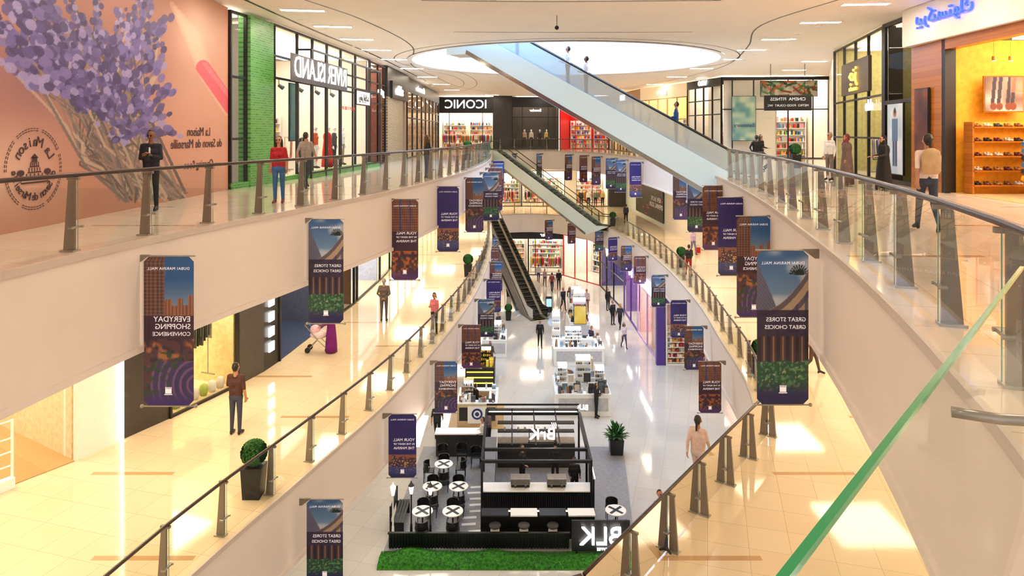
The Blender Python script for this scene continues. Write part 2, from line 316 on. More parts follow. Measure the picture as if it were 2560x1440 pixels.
# ground
G=[(1350,868,0,'walk',1.78,BK,BK,'man in black suit walking toward camera',{}),
(1560,870,.2,'walk',1.64,(232,214,220),(90,80,100),'woman in white blouse walking',{'fem':True,'hl':'long'}),
(1397,724,0,'stand',1.78,BK,BK,'man in black clothes standing by shops',{}),
(1408,775,.4,'walk',1.75,(40,44,60),(30,30,40),'man in navy shirt walking',{}),
(1424,772,.1,'walk',1.72,(90,40,40),BK,'woman in maroon shirt walking',{'fem':True,'hl':'long'}),
(1440,782,-.3,'stand',1.65,(60,180,176),(60,170,168),'woman in turquoise dress standing',{'fem':True,'hl':'long','robe':(70,186,180)}),
(1450,776,.3,'walk',1.8,(64,60,90),(34,32,44),'man in purple shirt walking',{}),
(1467,778,0,'walk',1.72,(196,178,176),(120,70,70),'man in pale shirt walking',{}),
(1520,776,.5,'stand',1.78,BK,BK,'security guard in black standing by shop entrance',{}),
(1532,812,.5,'stand',1.75,BK,BK,'shop assistant in black uniform standing',{}),
(1550,822,-.5,'walk',1.75,(44,40,52),BK,'man in dark clothes walking beside purple shop',{}),
(1093,1104,pi,'walk',1.78,(36,36,40),(28,28,34),'man in black shirt walking away toward kiosks',{'sleeve':'short'}),
(1190,1040,2.2,'hold',1.6,BK,BK,'kiosk seller in black behind wooden counter',{}),
(1226,925,.4,'hold',1.68,(90,70,40),BK,'kiosk seller in brown top',{'fem':True,'hl':'tail'}),
(1491,1044,1.2,'phone',1.68,BK,BK,'shopper in black looking at display',{'fem':True,'hl':'long'}),
(1206,1140,-1.3,'hold',1.68,(206,196,190),(110,100,100),'customer in pale shirt at cafe counter',{}),
(1222,1120,-1.2,'hold',1.75,(120,96,96),BK,'customer in brown jacket at cafe counter',{}),
(1246,840,.8,'hold',1.62,(60,50,56),BK,'seller behind white kiosk',{}),
(1316,720,.4,'walk',1.7,(60,50,50),BK,'person in dark coat near escalator',{}),
(1362,716,.1,'walk',1.6,(190,150,150),(90,60,60),'person in pink top near shops',{'fem':True}),
(1478,880,-.9,'hold',1.66,(50,50,80),BK,'shopper in navy top leaning over phone counter',{}),
(1380,730,2.9,'walk',1.7,(150,60,60),(50,50,60),'shopper in red shirt walking toward shops',{}),
(1346,706,3.0,'walk',1.68,(210,200,190),(60,60,80),'shopper in cream shirt walking away',{}),
]
for x,y,r,ps,h,sc_,pc,lb,kw in G: person(lb,fl(x,y,Z0),r,ps,h,s=sc_,p=pc,**kw)
person('barista in black apron standing behind espresso counter',(2.35,25.6,Z0+.07),0,'hold',1.62,s=BK,p=BK,skin=SKIN2)
person('barista in black shirt preparing drinks at back counter',(.4,26.4,Z0+.07),1.0,'hold',1.72,s=BK,p=BK)
person('barista in dark shirt facing shelves',(1.7,26.8,Z0+.07),pi,'hold',1.72,s=(40,40,44),p=BK)
# ---------------- curves
def crom(pts,closed=False,step=.8):
    n=len(pts); out=[]
    for i in range(n if closed else n-1):
        g=lambda j:Vector(pts[j%n]) if closed else Vector(pts[min(max(j,0),n-1)])
        p0,p1,p2,p3=g(i-1),g(i),g(i+1),g(i+2); k=max(2,int((p2-p1).length/step))
        for q in range(k):
            t=q/k; out.append(.5*((2*p1)+(p2-p0)*t+(2*p0-5*p1+4*p2-p3)*t*t+(3*p1-p0-3*p2+p3)*t**3))
    if not closed: out.append(Vector(pts[-1]))
    return out
def resample(pts,step):
    d=[0]
    for a,b in zip(pts,pts[1:]): d.append(d[-1]+(b-a).length)
    n=max(1,round(d[-1]/step)); o=[]; j=0
    for i in range(n+1):
        t=d[-1]*i/n
        while j<len(d)-2 and d[j+1]<t: j+=1
        k=(t-d[j])/max(1e-9,d[j+1]-d[j]); o.append(pts[j].lerp(pts[j+1],min(1,max(0,k))))
    return o
def offs(pts,d):
    o=[]
    for i,p in enumerate(pts):
        t=(pts[min(i+1,len(pts)-1)]-pts[max(i-1,0)]).normalized(); o.append(p+Vector((-t.y,t.x))*d)
    return o
LEFT=[(-6.9,2),(-6.55,5),(-6.3,8),(-5.95,10.8),(-5.45,13),(-4.75,15.5),(-3.6,20),(-2.75,25),(-2.1,30),(-1.7,35),(-1.45,42),(-1.5,50),(-1.75,57),(-1.95,62)]
FAR=[(-1.95,62),(-1.5,64.3),(0,65.5),(2,65.8),(4,65),(5.8,63),(7.1,60),(8.0,56)]
RIGHT=[(8.0,56),(8.6,51),(8.95,45),(8.95,38),(8.55,31),(7.95,26),(7.2,21.5),(6.2,16.5),(5.2,12.2),(4.42,9),(3.65,6.3),(3.12,4.7),(2.7,3.5),(2.25,2.9),(.4,.95)]
NEAR2=[(.4,.95),(-.8,.45),(-3,.0),(-5.5,.3),(-6.9,2)]
R1=[(8.0,56),(8.6,51),(8.95,45),(8.95,38),(8.55,31),(7.95,26),(7.4,21.5),(6.5,17.6)]
N1=[(6.5,17.6),(4.5,15.0),(2.6,12.5),(1.0,10.4)]
N1b=[(1.0,10.4),(-1.5,9.3),(-4.2,8.6),(-6.25,8.6)]
L1=[(-6.25,8.6)]+LEFT[3:]
V2=lambda q:[Vector(p) for p in q]
cl,cf,cr,cn=crom(LEFT),crom(FAR),crom(RIGHT),V2(NEAR2)
loop2=cl[:-1]+cf[:-1]+cr[:-1]+cn[:-1]
cl1,cr1=crom(L1),crom(R1)
loop1=cl1[:-1]+cf[:-1]+cr1[:-1]+V2(N1)[:-1]+V2(N1b)[:-1]
def holed(outer,holes,z):
    rings=[[Vector((p[0],p[1],0)) for p in outer]]+[[Vector((p[0],p[1],0)) for p in h] for h in holes]
    tr=tessellate_polygon(rings); fl_=[v for r in rings for v in r]
    vs=[(v.x,v.y,z) for v in fl_]; fs=[]
    for t in tr:
        a,b,c=[fl_[i] for i in t]; fs.append(tuple(t) if (b-a).cross(c-a).z>0 else tuple(reversed(t)))
    return vs,fs
OUT=[(-22,-5),(34,-5),(34,84),(-22,84)]
for nm,lp,z,fm in(('floor',loop2,Z2,FLOOR2),('floor',loop1,Z1,FLOOR1)):
    b=MB(); b.add(*holed(OUT,[lp],z),fm); struct(b,nm)
    b=MB(); b.add(*holed(OUT,[lp],z-FT),CEILM); struct(b,'ceiling')
b=MB(); b.add([(x,y,Z0) for x,y in OUT],[(0,1,2,3)],FLOOR0); struct(b,'floor')
OC=(2.75,36.2);OR=8.25
circ=[(OC[0]+OR*math.cos(2*pi*i/72),OC[1]+OR*math.sin(2*pi*i/72)) for i in range(72)]
b=MB(); b.add(*holed(OUT,[circ],CEIL),CEILM); struct(b,'ceiling')
# fascia
tn=[0]
def strip(pts,z0,z1,m,name,closed=True,th=0):
    b=MB(); n=len(pts); vs=[(p[0],p[1],z0) for p in pts]+[(p[0],p[1],z1) for p in pts]
    fs=[(i,(i+1)%n,n+(i+1)%n,n+i) for i in range(n if closed else n-1)]
    b.add(vs,fs,m); return struct(b,name)
def nx():
    tn[0]+=1; return 'trim_%d'%tn[0]
for lp,z in((loop2,Z2),(loop1,Z1)):
    strip(lp,z-FT,z,FASC,nx())
    o1=offs(lp+[lp[0]],-.05)[:-1]; 
    b=MB(); n=len(lp)
    for a,c in((0.0,-.10),(-FT+.10,-FT)):
        vs=[(p[0],p[1],z+a) for p in lp]+[(p[0],p[1],z+a) for p in o1]+[(p[0],p[1],z+c) for p in o1]+[(p[0],p[1],z+c) for p in lp]
        fs=[]
        for i in range(n):
            j=(i+1)%n
            for k in range(3): fs.append((k*n+i,k*n+j,(k+1)*n+j,(k+1)*n+i))
        b.add(vs,fs,M((204,190,178),.4,var=.01) if a==0 else FASC)
    struct(b,nx())
# oculus
strip(circ,CEIL,10.0,M((214,230,242),.6,var=.01),'wall_oculus')
c2=[(OC[0]+(OR-.25)*math.cos(2*pi*i/72),OC[1]+(OR-.25)*math.sin(2*pi*i/72)) for i in range(72)]
b=MB(); n=72; vs=[(*p,CEIL-.03) for p in circ]+[(*p,CEIL-.03) for p in c2]+[(*p,CEIL+.75) for p in c2]+[(*p,CEIL+.75) for p in circ]
b.add(vs,[(k*n+i,k*n+(i+1)%n,(k+1)*n+(i+1)%n,(k+1)*n+i) for k in range(3) for i in range(n)],WHT); struct(b,nx())
b=MB(); b.add([(*p,10.0) for p in circ],[tuple(range(72))],M((198,224,255),.5,0,4)); 
for k in range(-3,4): b.box((OC[0]+k*2.2,OC[1],9.9),(.15,15-abs(k)*1.6,.15),WHT)
struct(b,'window_1')
# ceiling grooves
def groove(pts,wd=.05,m=DARK,z=CEIL-.006):
    pts=crom(pts); a=offs(pts,wd/2); c=offs(pts,-wd/2); n=len(pts)
    b=MB(); b.add([(p[0],p[1],z) for p in a]+[(p[0],p[1],z) for p in c],[(i,i+1,n+i+1,n+i) for i in range(n-1)],m); struct(b,nx())
ring=lambda r:[(OC[0]+r*math.cos(t*pi/18),OC[1]+r*math.sin(t*pi/18)) for t in range(37)]
groove(ring(8.9),.06)
groove([(-6.4,12),(-6.2,18),(-5.0,23),(-4.4,30),(-5.6,38),(-5.2,46),(-4.4,56),(-2,64)],.06)
groove([(10,10),(9.5,18),(8.8,24),(10.4,30),(12,38),(11.8,46),(10,56),(6,65)],.06)
groove([(-2.6,19.5),(1,19.7),(6,19.5)],.06); groove([(-2.2,25.6),(2,25.7),(6.8,25.6)],.06)
groove([(-8,9),(-7.6,20),(-7.3,26),(-6.7,34),(-6.3,50)],.1,BLACK)
for r_ in(4.0,5.6): groove([(-6.0+r_*.6*math.cos(t*pi/12),50+r_*2.2*math.sin(t*pi/12)) for t in range(-6,7)],.05)
# ceiling light slots
def slot(loc,rz,l=1.3,w=.26,e=14,src=[None]):
    if src[0] is None:
        r=thing('recessed_ceiling_light','long recessed rectangular light glowing warm white in ceiling','ceiling light',loc,rz,'recessed ceiling slot lights')
        b=MB(); b.box((0,0,-.012),(l,w,.02),M((255,241,220),.5,0,60)); b.obj('diffuser',r)
        b=MB(); 
        for s in(-1,1): b.box((0,s*(w/2+.02),-.015),(l+.08,.04,.03),WHT); b.box((s*(l/2+.02),0,-.015),(.04,w,.03),WHT)
        b.obj('trim_frame',r); src[0]=r; return
    copyt(src[0],loc,rz)
for y in(3,7,11,15,18,21,24.2,27.5,31,35,40,46,53,60): slot((-6.5+max(0,(y-20))*.03,y,CEIL),.15)
for y in(2,6,10,14,17,20,23.3,27.5,31,35,40,46,53): slot((9.4+min(y,35)*.05,y,CEIL),-.1)
for x,y in((-2,12),(3,12),(0,5),(5,5),(-2,68),(3,68),(7,66),(16,36),(17,41)): slot((x,y,CEIL),0)
src=None
for i in range(46):
    y=16+i*1.15; sd=i%2; x=(-7.2+(y-16)*.02 if sd==0 else 8.2+min(y,40)*.11)
    if src is None:
        b=MB(); b.cyl((0,0,-.02),(0,0,0),.09,.09,GLOW,14); b.lathe([(.09,-.025),(.12,-.025),(.12,0),(.09,0)],(0,0,0),WHT,14)
        src=b.obj('recessed_downlight',None,(x,y,CEIL),label='small round recessed downlight in cream ceiling',cat='ceiling light',group='recessed downlights')
    else: copyt(src,(x,y,CEIL),0)
b=MB(); b.cyl((0,0,0),(0,0,-.35),.01,.01,BLACK,6); b.ball((0,0,-.4),.07,BLACK); b.obj('security_camera',None,(1.45,22,CEIL),label='small black ceiling camera on short stem',cat='camera')
# light panels added under the lower ceilings, out of view, to light the galleries
PAN=M((255,234,200),.5,0,7.5); PAN0=M((255,246,232),.5,0,4.5)
src={}
def panel(x,y,z,m,w=2.2,l=2.2):
    k=(m.name,w,l)
    if k not in src:
        b=MB(); b.box((0,0,-.03),(w,l,.05),m); src[k]=b.obj('added_light_panel',None,(x,y,z),label='square luminous panel added out of view to light the gallery',cat='ceiling light',group='added gallery light panels')
    else: copyt(src[k],(x,y,z),0)
for y in(10,15,20,26,33,41,50,60): panel(-8+min(y,30)*.06 if y>12 else -9,y,Z1+4.3,PAN); 
for y in(6,11,16,21,27,34,42,50): panel(10.8,y,Z1+4.3,PAN)
for x,y in((-3,68.5),(2,68.5),(7,66)): panel(x,y,Z1+4.3,PAN)
for y in(22,28,35,43,52,60): panel(-4.6+min(y,40)*.03,y,Z0+4.3,PAN0)
for y in(22,28,35): panel(10.8,y,Z0+4.3,PAN0)
for x,y in((7.5,13),(2,68),(6,67)): panel(x,y,Z0+4.3,PAN0)
# ---------------- railings
def railing(pts,z,label,inset,skip=(),step=1.55,hand=True):
    pts=offs(pts,inset); pts=resample(pts,step); o=pts[0]
    r=thing('glass_railing',label,'railing',(o.x,o.y,z)); q=[p-o for p in pts]; n=len(q)
    ok=lambda p:all((Vector(s)-p).length>1.3 for s in skip)
    runs=[];cur=[]
    for i in range(n):
        if ok(pts[i]): cur.append(q[i])
        else:
            if len(cur)>1: runs.append(cur)
            cur=[]
    if len(cur)>1: runs.append(cur)
    pm=None
    for run in runs:
        if hand:
            b=MB(); b.tube([(p.x,p.y,1.1) for p in resample(run,.5)],.032,RAILC); b.obj('handrail',r,smooth=True)
        for i,p in enumerate(run):
            t=(run[min(i+1,len(run)-1)]-run[max(i-1,0)]).normalized(); a=math.atan2(t.y,t.x)
            if pm is None:
                b=MB()
                b.prism([(.03,0),(.20,0),(.12,1.02),(.03,1.02)],-.022,.022,DKSTEEL)
                b.box((.05,0,1.045),(.18,.05,.04),DKSTEEL); b.box((.02,0,.35),(.05,.22,.03),STEEL); b.box((.11,0,.012),(.22,.14,.024),STEEL)
                for sx in(-1,1): b.cyl((-.02,sx*.1,.35),(.05,sx*.1,.35),.018,.018,STEEL,8)
                pm=b.mesh('post')
            put('post',pm,r,(p.x,p.y,0),a+pi/2)
            if i<len(run)-1:
                c=run[i+1]; d=(c-p).normalized()*.02; b=MB()
                b.add([(p.x+d.x,p.y+d.y,.03),(c.x-d.x,c.y-d.y,.03),(c.x-d.x,c.y-d.y,1.06),(p.x+d.x,p.y+d.y,1.06)],[(0,1,2,3)],GL)
                e=Vector((p.x+d.x,p.y+d.y)); b.box((e.x,e.y,.545),(.008,.008,1.03),PALEEDGE,rz=a)
                b.obj('glass_panel',r)
E1=((8.1,26.9),); 
railing(cl,Z2,'curved glass balustrade with dark handrail along upper gallery edge',.12)
railing(cf,Z2,'curved glass balustrade closing far end of upper gallery',.12,skip=((-1.8,62.9),))
railing(cr[:cr.index(min(cr,key=lambda p:abs(p.y-3.3)+abs(p.x-2.6)))+1],Z2,'curved glass balustrade with dark handrail along shop-side upper gallery',.2,skip=E1)
railing(cl1,Z1,'curved glass balustrade with dark handrail along middle gallery',.12)
railing(cf,Z1,'curved glass balustrade at far end of middle gallery',.12,skip=((-1.8,62),(7.9,56.4)))
railing(cr1,Z1,'curved glass balustrade beside shops of middle gallery',.12,skip=((7.9,56.4),))
railing(V2(N1),Z1,'straight glass balustrade crossing the middle gallery floor',.12,step=1.6)
railing(V2(N1b),Z1,'glass balustrade at near end of middle gallery opening',.12)
# near glass panel
r=thing('glass_railing','close clear glass balustrade panel with green polished edge','railing',(0,0,0))
a=Vector((2.25,3.0));c=Vector((.32,.86)); d=(c-a); b=MB(); ang=math.atan2(d.y,d.x); mid=(a+c)/2; Ln=d.length
b.add([(a.x,a.y,.04),(c.x,c.y,.04),(c.x,c.y,1.1),(a.x,a.y,1.1)],[(0,1,2,3)],GLN); b.obj('glass_panel',r)
b=MB(); b.box((mid.x,mid.y,1.105),(Ln,.014,.012),GREENEDGE,rz=ang); b.obj('glass_edge',r)
b=MB(); b.tube([(1.26,1.95,.90),(1.36,1.90,.90),(1.62,1.86,.90)],.016,STEEL); b.obj('side_handrail',r,smooth=True)
# ---------------- banners
def vn(x,y,sc,seed):
    rs=np.random.RandomState(seed); G_=rs.rand(64,64); x=np.abs(x*sc)%63; y=np.abs(y*sc)%63
    xi=np.floor(x).astype(int); yi=np.floor(y).astype(int); fx=x-xi; fy=y-yi; fx=fx*fx*(3-2*fx); fy=fy*fy*(3-2*fy); x1=(xi+1)%64; y1=(yi+1)%64
    return (G_[xi,yi]*(1-fx)+G_[x1,yi]*fx)*(1-fy)+(G_[xi,y1]*(1-fx)+G_[x1,y1]*fx)*fy
def mixc(c,col,k): 
    k=np.clip(k,0,1)[:,None]; return c*(1-k)+np.array(col)/255.*k
def sm(x,a,b): t=np.clip((x-a)/(b-a),0,1); return t*t*(3-2*t)
vm=bpy.data.materials.new('printed_fabric'); vm.use_nodes=True; nt=vm.node_tree; at=nt.nodes.new('ShaderNodeAttribute'); at.attribute_name='Col'
nt.links.new(at.outputs['Color'],nt.nodes['Principled BSDF'].inputs['Base Color']); nt.nodes['Principled BSDF'].inputs['Roughness'].default_value=.5
def canvas(w,h,nx_,nz,fn,cut=0,cx=True,mat=vm):
    u=np.linspace(0,1,nx_+1); v=np.linspace(0,1,nz+1); U,V=np.meshgrid(u,v); U=U.ravel();V=V.ravel()
    z=V*h; e=np.minimum(z,h-z); ww=w-2*np.clip(cut-e,0,None); x=(U-.5)*ww if cx else U*w
    me=bpy.data.meshes.new('canvas'); N=nx_+1
    fs=[(j*N+i,j*N+i+1,(j+1)*N+i+1,(j+1)*N+i) for j in range(nz) for i in range(nx_)]
    me.from_pydata(np.stack([x,0*x,z],1).tolist(),[],fs)
    c=np.clip(fn(U,V),0,1); c=np.where(c<=.04045,c/12.92,((c+.055)/1.055)**2.4)
    ca=me.color_attributes.new('Col','FLOAT_COLOR','POINT'); ca.data.foreach_set('color',np.concatenate([c,np.ones((len(c),1))],1).ravel())
    me.materials.append(mat); me.update(); return me
def base(U): return np.ones((len(U),3))*.5
def b_great(U,V):
    c=base(U); c[:]=np.array((58,96,148))/255.; c=mixc(c,(150,178,205),(.97-V)*2.2*(V>.5))
    c=mixc(c,(216,214,220),sm(vn(U,V*3,3,1),.5,.9)*(V>.62)*.7)
    tri=(V>.5)*(V<.93-U*.78); c=mixc(c,(104,104,128),tri*1.); c=mixc(c,(70,68,94),tri*(np.sin((V+U*.4)*240)>.3)*.5)
    for a in np.linspace(-1.4,1.4,11):
        xx=(U-.82); zz=(V-.84)*3; c=mixc(c,(24,40,34),(np.abs(xx*math.cos(a)-zz*math.sin(a))<.014)*(np.hypot(xx,zz)<.2)*(xx*math.sin(a)+zz*math.cos(a)>0))
    cur=.60+.27*U**2
    k=(V<cur)*(V>.28); c=mixc(c,(176,150,124),k*.95); q=(cur-V)/(.3+.2*U); c=mixc(c,(74,66,88),k*(np.sin(q*26)>.25)*.75); c=mixc(c,(60,66,100),k*(np.sin(U*34+q)>.5)*(q>.25)*.7)
    c=mixc(c,(44,34,66),(V<.61)*(V>.44)*.88)
    k=(V<=.44)*(V>.22); c=mixc(c,(74,52,62),k*1.); c=mixc(c,(30,24,44),k*(np.sin(U*34)>.2)*.8); c=mixc(c,(196,150,100),k*(np.sin(U*34)<-.85)*.6)
    g=(V<.27+.03*vn(U,U,7,2))*(V>.08); c=mixc(c,(36,76,56),g*1.); c=mixc(c,(96,150,96),g*sm(vn(U,V*3,22,3),.5,.8)*.8); c=mixc(c,(200,190,170),g*(vn(U,V*3,36,13)>.86)*.7)
    return mixc(c,(34,30,82),(.15-V)*12)
def b_every(U,V):
    c=base(U); c[:]=np.array((44,92,150))/255.; c=mixc(c,(150,160,180),(.85-V)*4*(V>.5)); c=mixc(c,(200,190,190),sm(vn(U,V*3,3,21),.6,.9)*(V>.7)*.5)
    k=(U<.42)*(V>.45); c=mixc(c,(116,78,68),k*1.); c=mixc(c,(58,42,54),k*(np.sin(U*75)>.1)*.7); c=mixc(c,(170,128,100),k*(np.sin(V*260)>.75)*.4)
    sk=.64+.1*vn(np.floor(U*9),U*0,1,5); k=(U>=.42)*(V<sk)*(V>.45); c=mixc(c,(160,104,74),k*1.); c=mixc(c,(86,56,66),k*(np.sin(U*90)>.3)*.6)
    c=mixc(c,(52,30,54),(V<.6)*(V>.45)*.82)
    c=mixc(c,(86,52,62),(V<=.45)*1.); c=mixc(c,(190,120,66),(V<=.45)*(V>.26)*sm(vn(U,V*3,9,6),.5,.8)*.8); c=mixc(c,(36,30,56),(V<=.45)*sm(vn(U,V*3,12,16),.5,.7)*.6)
    rr=np.hypot(U-1.05,(V-.14)*2.8); c=mixc(c,(64,48,104),(V<.3)*(rr<.9)*.9); c=mixc(c,(150,110,140),(V<.3)*(rr<.95)*sm(np.sin(rr*44),.2,.8)*.55); c=mixc(c,(44,70,50),(V<.36)*(V>.05)*(rr>.5)*sm(vn(U,V*3,14,7),.55,.75)*.8)
    return mixc(c,(62,42,110),(.1-V)*14)
def b_heart(U,V):
    c=base(U); c[:]=np.array((46,36,108))/255.
    c=mixc(c,(56,46,122),vn(U,V,3,8)*.5); k=(V<.36); c=mixc(c,(150,92,76),k*sm(V,.1,.3)); c=mixc(c,(60,70,130),k*(V<.17)*1.)
    bl=.24+.12*vn(np.floor(U*8),U*0,1,9); c=mixc(c,(70,48,70),(V<bl)*(V>.17)*.9); c=mixc(c,(255,206,130),(V<bl)*(V>.17)*(vn(U,V*3,34,9)>.74)*.8)
    c=mixc(c,(190,140,110),(V<.17)*(vn(U,V*6,16,19)>.7)*.4)
    return mixc(c,(42,36,92),(.1-V)*12)
def b_tower(U,V):
    c=base(U); c[:]=np.array((62,66,112))/255.; k=(V>.5)*((U<.3)|((U>.36)&(U<.66))|(U>.72)); c=mixc(c,(128,78,62),k*1.); c=mixc(c,(62,36,42),k*(np.sin(U*100+V*4)>.0)*.75); c=mixc(c,(190,134,96),k*(np.sin(V*200)>.75)*.45)
    c=mixc(c,(62,30,52),(V<=.6)*.92); c=mixc(c,(190,100,44),(V<.36)*sm(vn(U,V*3,10,11),.4,.7)*.85); c=mixc(c,(54,50,44),(V<.3)*sm(vn(U,V*3,14,12),.55,.75)*.7)
    return mixc(c,(80,44,108),(.14-V)*10)
HL=[('YOUR MALL',.118),('IN THE HEART OF',.078),('THE MARINA',.108)]
BK_={'great':(b_great,[('GREAT STORES',.094),('GREAT CHOICES',.088)]),'every':(b_every,[('EVERYDAY',.128),('SHOPPING',.124),('CONVENIENCE',.092)]),'heart':(b_heart,HL),'tower':(b_tower,HL)}
DESC={'great':'blue sky and curved building print','every':'tower and plaza print','heart':'plain purple top and dusk city print','tower':'brown towers print'}
LET=M((235,225,225),.5,0,.35)
BP={}
def banner(kind,x,y,z,H,side,rz=0):
    key=(kind,H,side)
    if key not in BP:
        fn,t=BK_[kind]; w=.8
        r=thing('hanging_banner','tall clipped-corner fabric banner, '+DESC[kind],'banner',(x,y,z),rz,'mall banners on gallery fascias')
        put('banner_fabric',canvas(w,H,76,int(76*H/w*.8),fn,.09),r,(0,0,-H))
        b=MB(); b.cyl((-.42,0,.0),(.42,0,.0),.014,.014,STEEL,8); b.prism([(side*.30,.02),(side*.56,.02),(side*.56,-.13),(side*.50,-.13)],-.02,.02,DKSTEEL); b.obj('top_bracket',r)
        b=MB(); b.cyl((-.42,0,-H),(.42,0,-H),.013,.013,STEEL,8)
        for s in(-1,1): b.ball((s*.43,0,-H),.03,STEEL,8,6)
        b.obj('bottom_rod',r)
        txt(r,'DUBAI MARINA MALL',.062,(0,-.012,-.17*H/2.4-.03),LET,ext=.002,name='banner_lettering',sp=1.15)
        zz=-H*.475+.065*(len(t)-1)
        for q,(s_,sz) in enumerate(t): txt(r,s_,sz*.96,(.355,-.012,zz-q*.118),LET,ext=.002,align='LEFT',name='banner_lettering',sp=1.0)
        b=MB(); b.box((0,-.012,-H*.9),(.1,.004,.07),LET)
        for q in range(5): b.box(((q-2)*.022,-.012,-H*.9+.05),(.012,.004,.035),LET)
        b.box((0,-.012,-H*.9-.05),(.13,.004,.012),LET); b.obj('banner_emblem',r); BP[key]=r; return r
    return copyt(BP[key],(x,y,z),rz)
def bp(px,py,z): x,y,_=P(px,py,z); return x,y
U2=Z2-.27; U1=Z1-.27
for k,px,py in(('every',422,640),('great',815,547),('tower',1012,498),('heart',1120,466),('every',1186,444),('great',1227,431),('tower',1238,420),('every',1242,410),('heart',1246,402)):
    x,y=bp(px,py,U2); banner(k,x,y,U2,2.4,-1,.0)
banner('great',4.2,10.55,-.12,2.4,1,0)
for k,px,py in(('every',1884,540),('heart',1828,493),('tower',1783,464),('great',1741,444),('every',1702,430)):
    x,y=bp(px,py,U2); banner(k,x,y,U2,2.4,1,.0)
for k,x,y,r in(('heart',8.35,46,0),('great',8.0,50,0),('great',7.7,53,0),('every',7.05,57,.2),('tower',6.3,60,.4),('every',5.2,62.6,.5),('great',2.6,65.0,.8),('every',.2,64.8,1.)):
    banner(k,x,y,U2,2.4,1,r)
for k,px,py in(('great',812,1248),('heart',1006,1035),('every',1115,903),('tower',1178,812),('great',1215,748),('heart',1234,698),('every',1240,655),('tower',1234,622),('great',1233,595)):
    x,y=bp(px,py,U1); banner(k,x,y,U1,1.83,-1)
for k,px,py in(('tower',1775,903),('every',1735,815),('heart',1697,750),('great',1646,687),('tower',1600,640),('every',1566,614),('heart',1532,593),('great',1498,573),('tower',1429,558),('every',1372,550)):
    x,y=bp(px,py,U1); banner(k,x,y,U1,1.83,1,0 if px>1550 else .35)
# ---------------- storefront helpers
def seg(A,B): A=Vector(A);B=Vector(B); d=B-A; return d.length,math.atan2(d.y,d.x)
def wall(A,B,z0,h,m,name,th=.2,out=0.):
    L,a=seg(A,B); b=MB(); b.box((L/2,th/2-out,h/2),(L,th,h),m); return b.obj(name,None,(A[0],A[1],z0),a,kind='structure')
def interior(A,B,z0,h,depth,m,em=6,fm=None,side=True):
    L,a=seg(A,B); b=MB(); b.box((L/2,depth,h/2),(L,.1,h),m)
    if side: b.box((.03,depth/2+.1,h/2),(.06,depth-.1,h),m); b.box((L-.03,depth/2+.1,h/2),(.06,depth-.1,h),m)
    b.obj('wall_shop',None,(A[0],A[1],z0),a,kind='structure')
    if fm: c=MB(); c.box((L/2,depth/2,.01),(L-.1,depth,.02),fm); c.obj('floor',None,(A[0],A[1],z0),a,kind='structure')
    if em:
        c=MB(); c.box((0,0,-.04),(L*.8,depth*.6,.06),M((255,243,224),.5,0,em)); x=A[0]+math.cos(a)*L/2-math.sin(a)*depth*.5; y=A[1]+math.sin(a)*L/2+math.cos(a)*depth*.5
        c.obj('added_light_panel',None,(x,y,z0+h-.02),a,label='luminous panel added to stand in for shop lighting',cat='ceiling light')  # one added glowing panel acts as the lighting of the whole shop
def loc(A,B,x,y,z):
    L,a=seg(A,B); return (A[0]+math.cos(a)*x-math.sin(a)*y,A[1]+math.sin(a)*x+math.cos(a)*y,z)
def front(A,B,z0,h,label,cols,rows,m=BLACK,fw=.07,head=0,hm=None,glass=True,base=0,bm=None):
    L,a=seg(A,B); r=thing('storefront',label,'shop front',(A[0],A[1],z0),a); b=MB()
    top=h-head
    xs=[L*c for c in cols]; zs=[top*q for q in rows]
    for x in xs: b.box((min(max(x,fw/2),L-fw/2),0,top/2),(fw,.1,top),m)
    for z in zs: b.box((L/2,0,min(max(z,fw/2),top-fw/2)),(L,.09,fw),m)
    b.obj('frame',r)
    if glass:
        b=MB(); b.add([(0,.02,0),(L,.02,0),(L,.02,top),(0,.02,top)],[(0,1,2,3)],GLS); b.obj('glass_pane',r)
    if head: b=MB(); b.box((L/2,.05,h-head/2),(L,.2,head),hm or m); b.obj('sign_panel',r)
    if base: b=MB(); b.box((L/2,-.03,base/2),(L,.16,base),bm or m); b.obj('plinth',r)
    return r,L,a
CC=[(200,30,30),(240,236,228),(40,40,46),(220,170,60),(70,110,160),(230,140,150),(120,150,80),(170,120,80)]
def shelving(A,B,x,y,z0,w,h,rows,m=WHITE,cols=CC,dens=.14,rz=0,d=.35,lbl='shelving unit filled with small boxed goods'):
    L,a=seg(A,B); lo=loc(A,B,x,y,z0); r=thing('shelving_unit',lbl,'shelf',lo,a+rz); b=MB()
    b.box((0,d/2,h/2),(w,.03,h),m); 
    for s in(-1,1): b.box((s*w/2,0,h/2),(.04,d,h),m)
    b.obj('shelf_frame',r); g=MB(); random.seed(int(abs(x*91+y*37+w*11+z0*7)))
    for k in range(rows):
        z=.12+k*(h-.15)/rows; b=MB(); b.box((0,0,z),(w-.04,d,.03),m); b.obj('shelf_board',r)
        xx=-w/2+.06
        while xx<w/2-dens-.03:
            ww=dens*random.uniform(.5,1.1); hh=(h/rows)*random.uniform(.3,.7); c=random.choice(cols)
            if random.random()<.85:
                if random.random()<.3: g.cyl((xx+ww/2,0,z+.016),(xx+ww/2,0,z+hh),ww*.42,ww*.3,M(c,.5),8)
                else: g.box((xx+ww/2,0,z+.016+hh/2),(ww*.9,d*.6,hh),M(c,.5))
            xx+=ww
    g.obj('shelf_goods',None,lo,a+rz,label='rows of small colourful packaged goods on shelves',cat='goods',kind='stuff')
